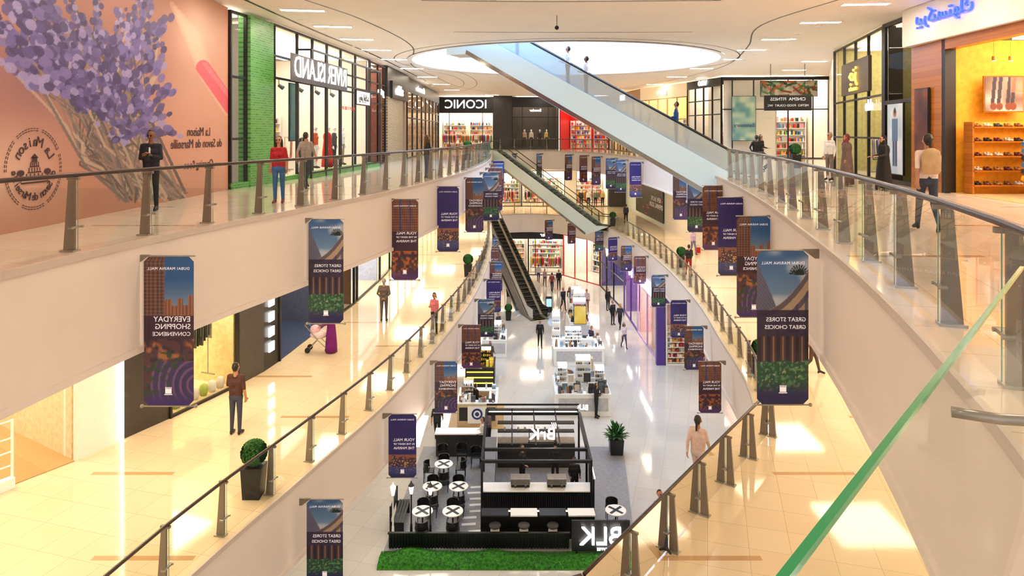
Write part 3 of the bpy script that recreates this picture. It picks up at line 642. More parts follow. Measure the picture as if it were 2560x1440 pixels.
def rack(A,B,x,y,z0,w,cols=CC,rz=0,h=1.5):
    L,a=seg(A,B); lo=loc(A,B,x,y,z0); r=thing('clothes_rack','metal clothes rail holding garments','clothes rack',lo,a+rz); b=MB()
    b.cyl((-w/2,0,h),(w/2,0,h),.015,.015,STEEL,8)
    b.obj('rail',r); b=MB()
    for s in(-1,1): b.cyl((s*w/2,0,0),(s*w/2,0,h),.015,.015,STEEL,8); b.box((s*w/2,0,.015),(.05,.5,.03),STEEL)
    b.obj('stand',r); g=MB(); random.seed(int(abs(x*31+y*17+w)*10)); n=int(w/.09)
    for i in range(n):
        xx=-w/2+.08+i*(w-.16)/max(1,n-1); c=M(random.choice(cols),.8); ln=random.uniform(.6,1.0)
        g.add([(xx,-.05,h-.03),(xx,.05,h-.03),(xx,.22,h-.12),(xx+.02,.2,h-ln),(xx+.02,-.2,h-ln),(xx,-.22,h-.12),(xx+.05,-.05,h-.03),(xx+.05,.05,h-.03),(xx+.05,.22,h-.12),(xx+.05,.2,h-ln),(xx+.05,-.2,h-ln),(xx+.05,-.22,h-.12)],
            [(0,1,2,3,4,5),(11,10,9,8,7,6),(0,6,7,1),(1,7,8,2),(2,8,9,3),(3,9,10,4),(4,10,11,5),(5,11,6,0)],c)
    g.obj('hanging_garments',None,lo,a+rz,label='row of coloured garments hanging on a rail',cat='clothes',kind='stuff')
def mannequin(A,B,x,y,z0,s,p,lb,pose='stand',robe=None,rz=0):
    L,a=seg(A,B); lo=loc(A,B,x,y,z0)
    return person(lb,lo,a+rz,pose,1.8,s=s,p=p,skin=WHT,hair=WHT,hl='bald',fem=True,robe=robe,cat='mannequin',name='mannequin')
def poster(A,B,x,z,w,h,c1,c2,lb,out=.1,em=.4,seed=1,mode=0,base_z=0,frame=None):
    L,a=seg(A,B); lo=loc(A,B,x,-out,base_z+z)
    def fn(U,V):
        c=base(U); c[:]=np.array(c1)/255.; c=mixc(c,c2,vn(U*w,V*h,3,seed)*1.2-.1)
        if mode==1: # figure
            c=mixc(c,(50,70,110),(np.abs(U-.5)<.15)*(np.abs(U-.5)>.015)*(V<.5)*(V>.1)); c=mixc(c,(90,120,160),(np.abs(U-.5)<.2)*(V>=.48)*(V<.8)); c=mixc(c,(180,130,100),np.hypot((U-.5)*w,(V-.86)*h)<.13); c=mixc(c,(50,36,30),np.hypot((U-.5)*w,(V-.9)*h)<.1)
        if mode==3: # legs photograph
            for x_ in(.22,.38,.62,.74): c=mixc(c,(50,46,60),(np.abs(U-x_-.08*(V-.5))<.05)*(V>.15)); c=mixc(c,(120,60,40),(np.hypot((U-x_+.0)*w,(V-.14)*h)<.1)*1.)
            c=mixc(c,(196,120,90),(V>.55)*(U>.66)*.7)
        if mode==2: # leaves
            for q in range(40):
                rs=np.random.RandomState(q+seed); x0,y0=rs.rand(2); an=rs.rand()*6; k=np.abs((U-x0)*w*math.cos(an)+(V-y0)*h*math.sin(an))<.06; k2=np.abs((U-x0)*w*math.sin(an)-(V-y0)*h*math.cos(an))<.35
                c=mixc(c,[(30,90,40),(120,40,20),(60,120,50),(20,60,30),(190,80,30)][q%5],k*k2*.9)
        return c
    r=thing('wall_poster',lb,'poster',lo,a); put('poster_print',canvas(w,h,50,50,fn),r,(0,-.035,0))
    b=MB(); b.box((0,0,h/2),(w+.06,.05,h+.06),frame or BLACK); b.obj('poster_frame',r); return r
# ================= LEVEL 2 LEFT
HX=-8.5
def hoard(U,V):
    Y=6+U*14.35; z=V*5.45; px=1280-1700*8.5/Y; py=332-(z-1.7)*1700/Y
    c=base(U); c[:]=np.array((198,142,118))/255.
    c=mixc(c,(222,170,144),np.exp(-((px-520)/160)**2-((py-300)/180)**2)); c=mixc(c,(242,206,182),np.exp(-((px-490)/60)**2-((py-90)/110)**2)*.95)
    c=mixc(c,(140,88,82),np.exp(-((px-330)/120)**2-((py-60)/200)**2)*.5); c=mixc(c,(132,88,96),np.exp(-((px-90)/220)**2-((py-180)/200)**2)*.8)
    c=mixc(c,(178,122,102),vn(px,py,.012,3)*.35); c=mixc(c,(128,90,82),(py>470)*.25); c=mixc(c,(232,206,190),np.exp(-((px-20)/120)**2-((py-420)/110)**2)*.5)
    def line(x1,y1,x2,y2,w_,col,al):
        nonlocal c
        dx,dy=x2-x1,y2-y1; L2=dx*dx+dy*dy; t=np.clip(((px-x1)*dx+(py-y1)*dy)/L2,0,1); d=np.hypot(px-x1-t*dx,py-y1-t*dy); k=d<w_
        c[k]=c[k]*(1-al)+np.array(col)/255.*al
    rs=np.random.RandomState(5)
    for d in range(8): line(430+d*9,10+d*10,510+d*8,200+d*12,6,(236,198,172),.35)
    line(508,168,578,268,18,(222,84,104),.85); line(512,160,580,250,5,(250,130,140),.8)
    tips=[(20,-10),(60,40),(110,80),(150,120),(30,90),(200,60),(240,20),(270,110),(300,40),(330,90),(370,20),(405,60),(410,150),(422,230),(432,330),(200,180),(160,215),(100,10),(250,200),(350,180),(300,150),(130,160),(60,130),(230,110),(180,10),(340,10),(395,280),(-30,30),(-20,-60),(80,-40),(5,150)]
    for i in range(130):
        tx,ty=tips[i%len(tips)]; kx=290+rs.uniform(-90,85); ky=335+rs.uniform(-40,40)+(kx-290)*-.55; ex=440+rs.uniform(-150,30); ey=505-rs.uniform(0,30)
        col=[(134,116,100),(92,78,74),(182,158,138),(112,100,98),(150,120,110)][i%5]; w_=rs.uniform(1.5,4)
        line(tx,ty,kx,ky,w_,col,.9); line(kx,ky,ex,ey,w_,col,.9)
    order=list(range(len(tips))); rs.shuffle(order)
    for o_ in order:
        tx,ty=tips[o_]; dx,dy=310-tx,330-ty; l=math.hypot(dx,dy); dx/=l;dy/=l; big=1.6 if tx<160 else 1.15
        for q in range(36):
            t=rs.uniform(-20,120)*big; w_=rs.normal(0,9)*big; x=tx+dx*t-dy*w_; y=ty+dy*t+dx*w_; r=rs.uniform(3.5,8.5)*big
            k=((px-x)*dx+(py-y)*dy)**2*.55+((px-x)*dy-(py-y)*dx)**2<r*r
            col=np.array([(90,76,134),(120,106,168),(66,52,102),(156,144,194),(80,66,116),(104,90,150)][rs.randint(6)])/255.
            c[k]=c[k]*.12+col*.88
    return c
r=thing('shop_hoarding','large printed hoarding wall showing lavender bunch with dark lettering','hoarding',(HX,6,0),pi/2)
put('hoarding_print',canvas(14.35,5.45,700,280,hoard,cx=False),r)
b=MB(); b.box((7.175,.13,2.72),(14.35,.24,5.44),M((200,150,126),.6)); b.obj('hoarding_board',r)
INK=M((70,40,44),.6)
yy=lambda px:HX*-1700/(1280-px)-6
txt(r,'La Maison',.34,(yy(497),-.012,1.72),INK,ext=.003); txt(r,'du Savon de Marseille',.34,(yy(495),-.012,1.40),INK,ext=.003); txt(r,'Opening Soon',.3,(yy(497),-.012,.84),INK,ext=.003)
# stamp
def arct(s,cx,cz,R,a0,a1,size,flip):
    out=[]; n=len(s)
    for i,ch in enumerate(s):
        if ch==' ': continue
        a=a0+(a1-a0)*i/(n-1); me=textmesh(ch,size,.003); co=[v.co.copy() for v in me.vertices]; rot=(a-pi/2) if not flip else (a+pi/2)
        out.append(([ (cx+R*math.cos(a)+v.x*math.cos(rot)-v.z*math.sin(rot), v.y-.012, cz+R*math.sin(a)+v.x*math.sin(rot)+v.z*math.cos(rot)) for v in co],[tuple(p.vertices) for p in me.polygons]))
    b=MB()
    for v,f in out: b.add(v,f,INK)
    return b
sc_=(yy(85),1.06); 
b=arct('La Maison',sc_[0],sc_[1],.48,.5,2.6,.26,False); b.obj('stamp_lettering',r)
b=arct('du Savon de Marseille',sc_[0],sc_[1],.50,pi*2-.2,pi+.1,.2,True); b.obj('stamp_lettering',r)
b=MB()
for R in(.68,.72):
    for i in range(60):
        if i%9==4: continue
        a=2*pi*i/60; b.box((sc_[0]+R*math.cos(a),-.012,sc_[1]+R*math.sin(a)),(.05,.004,.012),INK,ry=-(a+pi/2))
x0,zz=sc_
for k,(w_,z_) in enumerate(((.5,-.16),(.34,-.06),(.24,.04),(.14,.13))):
    b.box((x0,-.012,zz+z_),(w_,.004,.022),INK)
    for q in range(5): b.box((x0+(q-2)*w_*.2,-.012,zz+z_+.045),(.016,.004,.07),INK)
b.prism([(x0-.1,zz+.19),(x0+.1,zz+.19),(x0,zz+.27)],-.014,-.01,INK); b.box((x0,-.012,zz-.24),(.66,.004,.03),INK)
for s in(-1,1): b.ball((x0+s*.34,-.012,zz-.06),.09,INK,10,6,(1,.03,.6)); b.box((x0+s*.34,-.012,zz-.16),(.02,.004,.14),INK)
b.obj('stamp_emblem',r)
r_,L,a=front((-8.48,20.4),(-8.35,21.35),0,5.4,'narrow black-framed white shop window with green plinth',[0,1],[0,.28,.63,1],base=.18,bm=GBRICK)
interior((-8.48,20.4),(-8.35,21.35),0,5.4,1.2,WHT,5,side=False)
b=MB(); L,a=seg((-8.35,21.35),(-8.2,23.0)); b.box((L/2,.05,2.7),(L,.4,5.4),GBRICK); b.obj('wall_left',None,(-8.35,21.35,0),a,kind='structure')
A,B=(-8.2,23.0),(-7.3,34.8)
r_,L,a=front(A,B,0,5.45,'black steel framed fashion shop window with white glowing sign',[0,.03,.2,.33,.47,.62,.8,1],[0,.66,.8,1],base=.16,bm=GBRICK)
t_=txt(r_,'RIVER ISLAND',1.05,(L*.26,-.75,3.95),M((255,253,250),.5,0,1.6),ext=.012); t_.scale=(.86,1,1)
b=MB(); b.box((L*.26,-.70,3.95),(6.0,.02,.95),M((86,84,84),.5)); b.obj('sign_backing',r_)
b=MB(); b.box((L*.72,-.66,3.3),(2.1,.05,.6),M((250,244,232),.5,0,.5)); b.box((L*.72,-.66,3.62),(2.2,.08,.05),BLACK); b.box((L*.72,-.66,2.98),(2.2,.08,.05),BLACK)
for s in(-1,1): b.box((L*.72+s*1.08,-.66,3.3),(.05,.08,.65),BLACK)
b.obj('sign_panel',r_)
txt(r_,'\uFEAA\uFEE8\uFEFC\uFEF3\uFE8D \uFEAE\uFED4\uFEF3\uFEAD',.42,(L*.72,-.72,3.3),BLACK,ext=.01)
b=MB()
for q in(.2,.33,.47,.62,.8,1.0): b.box((L*q,-.55,2.4),(.07,.07,4.8),BLACK)
for z in(.2,3.7,4.8): b.box((L*.6,-.55,z),(L*.8,.07,.07),BLACK)
for q in(.2,1.): 
    for z in(.2,3.7,4.8): b.box((L*q,-.28,z),(.07,.55,.07),BLACK)
b.obj('bay_frame',r_); b=MB(); b.box((L*.6,-.28,.1),(L*.8,.56,.2),GBRICK); b.obj('bay_plinth',r_)
txt(r_,'SALE UP TO 50% OFF',.2,(L*.56,-.6,2.75),RED,ext=.004)
interior(A,B,0,5.4,5,M((236,228,218),.6,var=.01),5)
for x in(1.5,3.3,5.4,7.6,9.6): rack(A,B,x,2.6,0,1.4,rz=.3)
for x in(2,5,8,10.5): shelving(A,B,x,4.7,0,2,2.6,6)
mannequin(A,B,L*.53,.2,.2,(210,40,30),(210,40,30),'white mannequin wearing long red dress',robe=(206,44,30)); mannequin(A,B,L*.47,.5,.2,(220,90,50),(240,236,230),'white mannequin wearing orange top')
mannequin(A,B,L*.62,.3,.2,(90,86,84),(60,60,66),'white mannequin wearing grey jacket'); mannequin(A,B,L*.74,.4,.2,(236,230,222),(170,150,120),'white mannequin wearing cream top')
poster(A,B,L*.3,1.4,.9,2.2,(60,120,130),(90,150,150),'teal hanging sale poster in shop window',out=-.6,base_z=0)
for i,x in enumerate((1,2,4,6,8,10)):
    b=MB(); b.cyl((0,0,0),(0,-.18,-.12),.07,.09,BLACK,10); b.cyl((0,0,.25),(0,0,0),.015,.015,BLACK,6); lo=loc(A,B,x,1.4,3.6); b.obj('track_spotlight',None,lo,a,label='black ceiling track spotlight in shop',cat='spotlight',group='shop track spotlights')
A,B=(-7.3,34.9),(-7.15,38.3)
r_,L,a=front(A,B,0,5.4,'reddish glazed shop window with dark frame',[0,.5,1],[0,.6,.8,1]); interior(A,B,0,5.4,3,M((150,90,70),.6),4); shelving(A,B,1.6,2.5,0,3,3,6)
txt(r_,'\uFEAE\uFECC\uFE98\uFEB3',.6,(1.2,-.3,3.9),SIGNW,ext=.04)
b=MB(); L,a=seg((-7.15,38.3),(-7.0,45)); b.box((L*.35,.05,1.9),(L*.7,.4,3.8),YBRICK); b.box((L*.5,.1,4.6),(L,.5,1.7),DARK); b.obj('wall_left',None,(-7.15,38.3,0),a,kind='structure')
r_=thing('shop_sign','white illuminated shop lettering on dark panel','sign',(-7.0,41,4.2),a); txt(r_,'adidas',.8,(0,-.25,0),SIGNW,ext=.04); b=MB(); b.box((0,-.1,0),(4,.2,1.0),BLACK); b.obj('sign_panel',r_)
A,B=(-6.95,45),(-6.9,64)
r_,L,a=front(A,B,0,5.4,'dark framed shop windows in a long row',[i/8 for i in range(9)],[0,.6,.75,1],head=.9); interior(A,B,0,5.4,4,M((180,150,120),.6),4); txt(r_,'aldo  accessories',.6,(6,-.12,4.9),SIGNW,ext=.02)
for x in(3,7,11,15): shelving(A,B,x,3.6,0,3.4,2.8,6)
# far level 2
def simple(A,B,z0,h,lb,wallm,em,cols,rows,sign=None,size=.6,head=1.0,hm=BLACK,m=BLACK,depth=4,shelf=3,sm=SIGNW,racks=0,scol=CC,fm=None,glass=True):
    r_,L,a=front(A,B,z0,h,lb,cols,rows,m=m,head=head,hm=hm,glass=glass); interior(A,B,z0,h,depth,wallm,em,fm)
    if sign: txt(r_,sign,size,(L/2,-.1,h-head/2),sm,ext=.03)
    n=max(1,int(L/2.4))
    if shelf:
        for i in range(n): shelving(A,B,L*(i+.5)/n,depth-.3,z0,L/n*.85,min(shelf,h-.6),6,cols=scol)
    for i in range(racks): rack(A,B,L*(i+.5)/racks,depth*.4,z0,min(1.6,L/racks*.8),rz=.2)
    return r_,L,a
WI=M((246,236,222),.6,var=.01)
simple((-11,69.9),(-7.6,70),0,5.4,'dark shop front with glowing interior',DARK,2,[0,.5,1],[0,1],head=1.4)
simple((-7.6,70),(-1.9,70),0,5.4,'wide shop front with black fascia and glowing white letters',WI,10,[0,.2,.8,1],[0,1],'ICONIC',1.25,head=1.6,racks=3,shelf=3)
wall((-1.9,69.8),(0,69.8),0,5.5,DARK,'wall_far',.6)
A,B=(0,70),(4.8,70)
simple(A,B,0,5.4,'black fashion shop front with mannequins in window',M((84,74,66),.6),4,[0,.22,.78,1],[0,.75,1],head=1.0,shelf=0)
r_=thing('shop_sign','small white glowing script sign above window','sign',(2.4,69.7,4.0)); txt(r_,'Soucler',.4,(0,0,0),SIGNW,ext=.02)
for i,x in enumerate((1.3,2.0,2.9,3.6)): mannequin(A,B,x,.8,.25,[(180,150,120),(210,200,190),(60,60,64),(200,180,90)][i],(60,50,48),'display mannequin in autumn clothes')
simple((4.9,70),(9.7,68.2),0,5.4,'bright red shop front full of packaged goods',RED,6,[0,.33,.66,1],[0,1],'LEGO',.7,hm=RED,m=RED,scol=[(220,40,30),(240,190,40),(50,90,170),(240,240,240)])
simple((9.7,68.2),(10.8,57),0,5.4,'warm lit shop windows receding along gallery',M((230,190,130),.6),6,[i/5 for i in range(6)],[0,.7,1],'H&M',.8,hm=M((200,160,110),.5),racks=3)
simple((10.8,57),(12.9,50),0,5.4,'cream shop front with thin black frames and brown letters',M((240,210,160),.6),7,[i/5 for i in range(6)],[0,.62,1],'cano',.9,hm=M((226,200,160),.5,0,.4),m=M((190,156,112),.4),racks=2,sm=WHT)
simple((12.9,50),(13.9,45.1),0,5.4,'white shop front framed in black',WI,9,[0,.25,.5,.75,1],[0,.6,.8,1],'VERO',.5,head=.5,racks=2)
A,B=(13.9,45.1),(20.8,44.6)
r_,L,a=simple(A,B,0,5.4,'bright homeware shop front with black frame',WI,9,[0,.1,.3,.62,.85,1],[0,.62,1],head=.15)
poster(A,B,L*.2,1.2,1.5,2.9,(190,204,170),(90,140,140),'green and blue printed window banner with ribbon',seed=4,out=.2)
txt(thing('window_lettering','blue script lettering on window banner','sign',loc(A,B,L*.2,-.3,2.2),a),'Sanctuary',.34,(0,0,0),M((30,80,130),.5),ext=.01)
poster(A,B,L*.62,4.1,3.6,1.0,(150,140,120),(200,200,180),'wide plants mural above shop entrance',seed=9,mode=2,out=.15)
wall((20.8,44.6),(14.7,31),0,5.5,M((236,220,196),.5),'wall_right')
r_=thing('hanging_sign_board','black suspended directory board with white text rows','sign',(15.2,37.5,3.0),-.15); b=MB(); b.box((0,0,.35),(2.5,.12,.85),BLACK); b.obj('sign_panel',r_,bev=.01)
b=MB(); 
for s in(-1,1): b.cyl((s*.9,0,.75),(s*.9,0,2.5),.015,.015,BLACK,6)
b.obj('suspension_rod',r_); txt(r_,'CINEMA  FITNESS',.24,(0,-.07,.55),WHT,ext=.002); txt(r_,'METRO  FOOD COURT  WC',.17,(0,-.07,.2),WHT,ext=.002)
A,B=(14.7,31),(12.9,23.6)
r_,L,a=simple(A,B,0,5.4,'olive tinted glazed boutique front with gold letters',M((176,166,104),.6),6,[0,.25,.5,.75,1],[0,.28,.56,1],head=.0,hm=DARK,shelf=2.6,racks=2)
b=MB(); b.box((L*.55,-.1,3.9),(4.2,.12,1.3),M((62,52,40),.4)); b.obj('sign_panel',r_)
txt(r_,'\uFEB0\uFEE8\uFE9F',.95,(L*.55,-.2,4.05),M((255,205,70),.5,0,3),ext=.03); txt(r_,'accessories',.26,(L*.55,-.2,3.45),M((255,205,70),.5,0,3),ext=.02)
txt(r_,'aldo',.6,(L*.82,-.12,2.7),SIGNW,ext=.02)
A,B=(12.9,23.6),(12.55,21.1)
r_,L,a=front(A,B,0,5.45,'dark reflective glass shop corner with poster',[0,.06,.94,1],[0,.5,1],m=BLACK,fw=.14); interior(A,B,0,5.4,1.5,M((70,60,50),.6),1)
poster(A,B,L*.5,.35,1.2,2.3,(180,200,220),(220,230,240),'illuminated fashion poster of standing man in denim',mode=1,out=.1)
b=MB(); L,a=seg((12.55,21.1),(12.35,19.3)); b.box((L/2,.1,2.2),(L,.5,4.4),WOODP); b.obj('wall_right',None,(12.55,21.1,0),a,kind='structure')
poster((12.55,21.1),(12.35,19.3),.8,1.2,.8,1.8,(120,60,30),(60,20,20),'dark brown framed print on wooden pier',out=.2)
A,B=(12.35,19.3),(11.9,10.5)
YW=M((232,164,34),.6)
interior(A,B,0,4.3,6,YW,7,fm=M((226,190,140),.2))
L,a=seg(A,B)
r_=thing('storefront','orange wood-framed shoe shop front with white fascia','shop front',(A[0],A[1],0),a)
b=MB(); b.box((.08,0,2.2),(.16,.3,4.4),BLACK); b.box((L/2,0,4.2),(L,.3,.3),WOODP); b.box((L-.1,0,2),(.2,.3,4),WOODP); b.obj('frame',r_)
b=MB(); b.box((L/2-.9,-.05,4.92),(L+1.9,.5,1.14),M((236,230,224),.5,var=.01)); b.obj('sign_panel',r_)
txt(r_,'\uFEDA\uFEEE\uFE98\uFEB4\uFEE8\uFEDB\uFEAE\uFEF4\uFE91',.62,(.4,-.36,5.08),SIGNB,ext=.03)
wall(A,B,4.3,1.2,M((226,206,176),.5),'wall_right',.3)
SHC=[(40,30,26),(120,70,40),(200,190,180),(90,30,30),(60,60,70),(160,110,60)]
def shoeshelf(lo,a,w_,rows=5):
    s_=thing('shelving_unit','honey wood wall shelves displaying sandals and shoes','shelf',lo,a)
    b=MB(); b.box((0,.15,1.0),(w_,.04,2.0),YW); 
    for s in(-1,1): b.box((s*w_/2,0,1.0),(.05,.36,2.0),WOODP)
    b.obj('shelf_frame',s_)
    for k in range(rows):
        b=MB(); b.box((0,0,.25+k*.4),(w_,.36,.04),WOODP); b.obj('shelf_board',s_)
        nq=int(w_/.28)
        for q in range(nq):
            sh_=MB(); cm=M(random.choice(SHC),.6)
            for e in(-.045,.045):
                sh_.lathe([(.03,0),(.04,.02),(.036,.05),(.02,.06)],(e,0,0),cm,8,1,3.0); sh_.lathe([(.03,.03),(.034,.08),(.028,.1)],(e,.06,0),cm,8,1,1.2)
            dx=-w_/2+.2+q*(w_-.4)/(nq-1); sh_.obj('pair_of_shoes',None,(lo[0]+math.cos(a)*dx+math.sin(a)*.05,lo[1]+math.sin(a)*dx-math.cos(a)*.05,.27+k*.4),a,smooth=True,label='pair of casual shoes on wooden shelf',cat='shoes',group='shoes on wooden shelves')
shoeshelf((13.65,18.75,0),0,2.1); shoeshelf((15.9,18.75,0),0,2.1)
shoeshelf(loc(A,B,3.6,5.6,0),a,2.1); shoeshelf(loc(A,B,5.9,5.6,0),a,2.1)
poster((12.5,18.95),(17,18.95),1.15,2.3,1.05,.95,(190,184,176),(110,84,70),'framed street photograph of walking legs',out=.05,frame=WOODP,seed=13,mode=3)
def djars(x,y):
    t_=thing('display_counter','honey wood display counter block','counter',(x,y,0),.1); b=MB(); b.box((0,0,.35),(1.4,.8,.7),WOODP); b.obj('counter_body',t_); b=MB(); b.box((0,0,.725),(1.5,.9,.05),M((206,140,60),.3)); b.obj('counter_top',t_,bev=.01)
djars(14.1,17.0)
t_=thing('sandal_rack','chrome rotating rack filled with colourful sandals','display stand',(13.9,18.0,0)); b=MB(); b.cyl((0,0,0),(0,0,1.5),.02,.02,STEEL,8); b.cyl((0,0,0),(0,0,.03),.25,.25,STEEL,16); b.obj('stand',t_); b=MB(); random.seed(4)
for k in range(6):
    for q in range(5): b.box(((q-2)*.2,-.12,.5+k*.18),(.15,.1,.12),M(random.choice(CC),.6),rx=.4)
o_=b.obj('sandals',t_); o_['kind']='stuff'
lo=loc(A,B,2.6,3.4,0); t_=thing('display_counter','stepped wooden table with leather goods','counter',lo,a); b=MB(); b.box((0,0,.3),(1.8,.9,.6),WOODP); b.box((0,0,.75),(1.2,.6,.3),WOODP); b.obj('counter_body',t_)
for i in range(6):
    b=MB(); b.box((0,0,.08),(.16,.12,.16),M([(60,40,30),(180,120,60),(120,30,30)][i%3],.6)); b.tube([(-.05,0,.16),(-.04,0,.24),(.04,0,.24),(.05,0,.16)],.008,BLACK); b.obj('handbag',None,(lo[0]+math.cos(a)*(i-2.5)*.2,lo[1]+math.sin(a)*(i-2.5)*.2,.9),a,label='small leather handbag on display table',cat='bag',group='handbags on table')
for i in range(8):
    b=MB(); b.cyl((0,0,0),(0,0,-.12),.05,.06,GOLD,10); b.cyl((0,0,-.121),(0,0,-.125),.05,.05,GLOW,10); b.cyl((0,0,0),(0,0,.4),.01,.01,GOLD,6); b.obj('track_spotlight',None,(12.9+i*.45,18.2,3.75),0,label='small brass ceiling spotlight',cat='spotlight',group='shoe shop spotlights')
# ================= LEVEL 1
H1=4.3
A,B=(-13.5,11),(-10.35,16.2)
interior(A,B,Z1,H1,6,M((226,206,166),.6),5,fm=WOODF)
r_,L,a=front(A,B,Z1,H1,'open wood-floored shop entrance with white header',[0,1],[1],m=WHITE,glass=False)
lo=loc(A,B,L-1.6,-.1,Z1); t_=thing('security_gate','white anti-theft gate with horizontal bars','security gate',lo,a); b=MB()
for s in(-1,1): b.cyl((s*.2,0,0),(s*.2,0,1.5),.03,.03,WHT,8)
b.obj('upright',t_); b=MB()
for z in(.5,.8,1.1,1.48): b.cyl((-.2,0,z),(.2,0,z),.018,.018,WHT,8)
b.obj('bar',t_); b=MB(); b.box((0,0,.12),(.46,.16,.24),WHT); b.obj('gate_base',t_,bev=.01)
for x in(1.2,3.0):
    lo=loc(A,B,x+1.2,2.4,Z1); t_=thing('lounge_chair','wooden armchair with cream cushion','chair',lo,.6); WD=M((170,110,60),.5); b=MB()
    for sx in(-1,1):
        b.box((sx*.32,0,.55),(.05,.6,.04),WD)
        for sy in(-1,1): b.box((sx*.32,sy*.26,.27),(.045,.045,.54),WD)
    b.obj('chair_frame',t_); b=MB(); b.box((0,0,.36),(.58,.58,.12),WHITE); b.obj('seat',t_,bev=.03); b=MB(); b.box((0,.28,.66),(.58,.12,.5),WHITE,rx=-.2); b.obj('backrest',t_,bev=.03)
shelving(A,B,L-1.0,5.6,Z1,1.6,2.4,5)
wall((-10.35,16.2),(-9.9,17.25),Z1,H1,WHITE,'wall_left',.5)
b=MB(); b.box((0,0,H1/2),(.05,.05,H1),GLOWW); b.obj('light_strip',None,(-9.85,17.2,Z1),0,label='vertical glowing light strip on column',cat='light')
wall((-9.9,17.3),(-9.35,18.55),Z1,H1,M((58,52,50),.35),'wall_left',.5)
A,B=(-9.35,18.55),(-8.45,21.0)
simple(A,B,Z1,H1,'lit display window with clothes on hangers',M((240,220,166),.6),8,[0,1],[0,1],head=.3,shelf=0,hm=DARK)
rack(A,B,1.2,.8,Z1+.4,2,cols=[(40,40,44),(90,90,80),(190,180,150)],h=1.9)
for i in range(7): 
    b=MB(); b.lathe([(.09,0),(.13,.12),(.11,.3),(.05,.34)],(0,0,0),M([(220,214,200),(170,190,90),(230,226,220)][i%3],.5),12); b.obj('display_vase',None,loc(A,B,.3+i*.33,.4,Z1),0,smooth=True,label='ceramic vase in lit display window',cat='vase',group='vases in display window')
wall((-8.45,21.0),(-8.1,22.2),Z1,H1,M((72,66,62),.4),'wall_left',.5)
A,B=(-8.1,22.2),(-7.95,23.2)
wall(A,B,Z1,H1,BLACK,'wall_left',.5)
for i in range(5): b=MB(); b.box((.4,-.03,0),(.34,.05,.3),SIGNW); b.obj('wall_light',None,(A[0]+.02,A[1],Z1+.7+i*.5),seg(A,B)[1],label='small square white light box on black wall',cat='light',group='square light boxes')
A,B=(-7.95,23.2),(-7.5,28)
simple(A,B,Z1,H1,'wide dark blue-grey sports shop entrance',M((84,92,116),.5),2.5,[0,1],[1],head=.5,hm=M((46,56,80),.4),shelf=2,fm=M((66,78,110),.3),glass=False)
simple((-7.5,28),(-7.2,31),Z1,H1,'brown dark glass shop window with warm display',M((110,70,50),.6),3,[0,.5,1],[0,1],head=.4,shelf=2.5,hm=DARK)
simple((-7.2,31),(-7.0,36),Z1,H1,'shop entrance with bright blue white interior',M((190,205,240),.6),8,[0,.1,1],[0,.7,.85,1],head=.3,shelf=2,hm=BLACK)
simple((-7.0,36),(-6.9,64),Z1,H1,'long row of cream shop windows',WI,5,[i/10 for i in range(11)],[0,1],'MINIMAL  MARKET',.7,head=1.,hm=WHITE)
simple((-8,72),(1.0,72),Z1,H1,'warm fashion shop beyond escalators',WI,6,[i/4 for i in range(5)],[0,1],head=.7,racks=3,shelf=2.6)
simple((1.0,72),(5.6,72),Z1,H1,'bright clothes shop with many garments',WI,9,[0,.5,1],[0,1],head=.5,racks=3,hm=WHITE)
wall((5.6,71.8),(6.8,71.8),Z1,H1,WHITE,'wall_far',.3)
simple((6.8,72),(10.2,72),Z1,H1,'white fashion shop with mannequins',WI,9,[0,.5,1],[0,1],head=.5,racks=2,hm=WHITE)
for i in range(4): mannequin((6.8,72),(10.2,72),.5+i*.75,-.3,Z1,[(60,60,66),(240,240,236),(110,140,110),(220,200,120)][i],BK,'display mannequin outside white shop')
wall((10.2,71.8),(12.0,71.6),Z1,H1,DARK,'wall_far',.3)
wall((12.0,71.6),(12.65,55.7),Z1,H1,M((220,228,218),.5),'wall_right',.2)
poster((12.0,71.6),(12.65,55.7),10.3,.3,10.0,3.2,(24,16,20),(50,24,20),'large dark botanical hoarding with orange flowers',seed=21,mode=2,out=.1,base_z=Z1)
L,a=seg((12.0,71.6),(12.65,55.7)); txt(thing('hoarding_lettering','white lettering on dark botanical hoarding','sign',(*loc((12.0,71.6),(12.65,55.7),13.3,-.2,0)[:2],Z1+1.8),a),'NEW SHOPS\nOPENING SOON',.6,(0,0,0),WHT,ext=.005)
wall((12.65,55.7),(13.0,8),Z1,H1,M((238,226,210),.5),'wall_right',.2)
# ================= LEVEL 0
simple((-3,66.5),(1.6,66.5),Z0,H1,'dark framed warm shop at ground floor',WI,5,[0,.5,1],[0,1],head=.7)
simple((1.6,66.5),(5.0,66.3),Z0,H1,'boutique with white interior and dark header sign',WI,8,[0,.2,1],[0,.8,1],'Sellar',.5,head=.7,racks=2)
simple((5.0,66.3),(8.0,61.8),Z0,H1,'red columned shop with crowded wall displays',M((236,224,214),.6),7,[0,.33,.66,1],[0,1],head=.3,m=RED,hm=RED,shelf=3.4)
simple((8.0,61.8),(8.75,53),Z0,H1,'dark blue shop front with white neon sign',M((40,40,120),.5),6,[0,.3,.6,1],[0,.7,1],'Blue Bay',.9,head=1.1,hm=M((30,30,110),.4))
simple((8.75,53),(8.8,47.5),Z0,H1,'purple lit shop front with glowing letters',PURP,7,[0,.5,1],[0,1],'yoyo',.9,head=.9,hm=M((120,90,190),.4,0,.3),m=PURP)
simple((8.8,47.5),(8.85,41.2),Z0,H1,'pink and lilac cosmetics shop front with arch',M((240,190,200),.6),7,[0,.5,1],[0,1],'Lush Beauty',.7,head=.8,hm=M((230,216,240),.5,0,.4),m=M((200,170,220),.4),shelf=3.2)
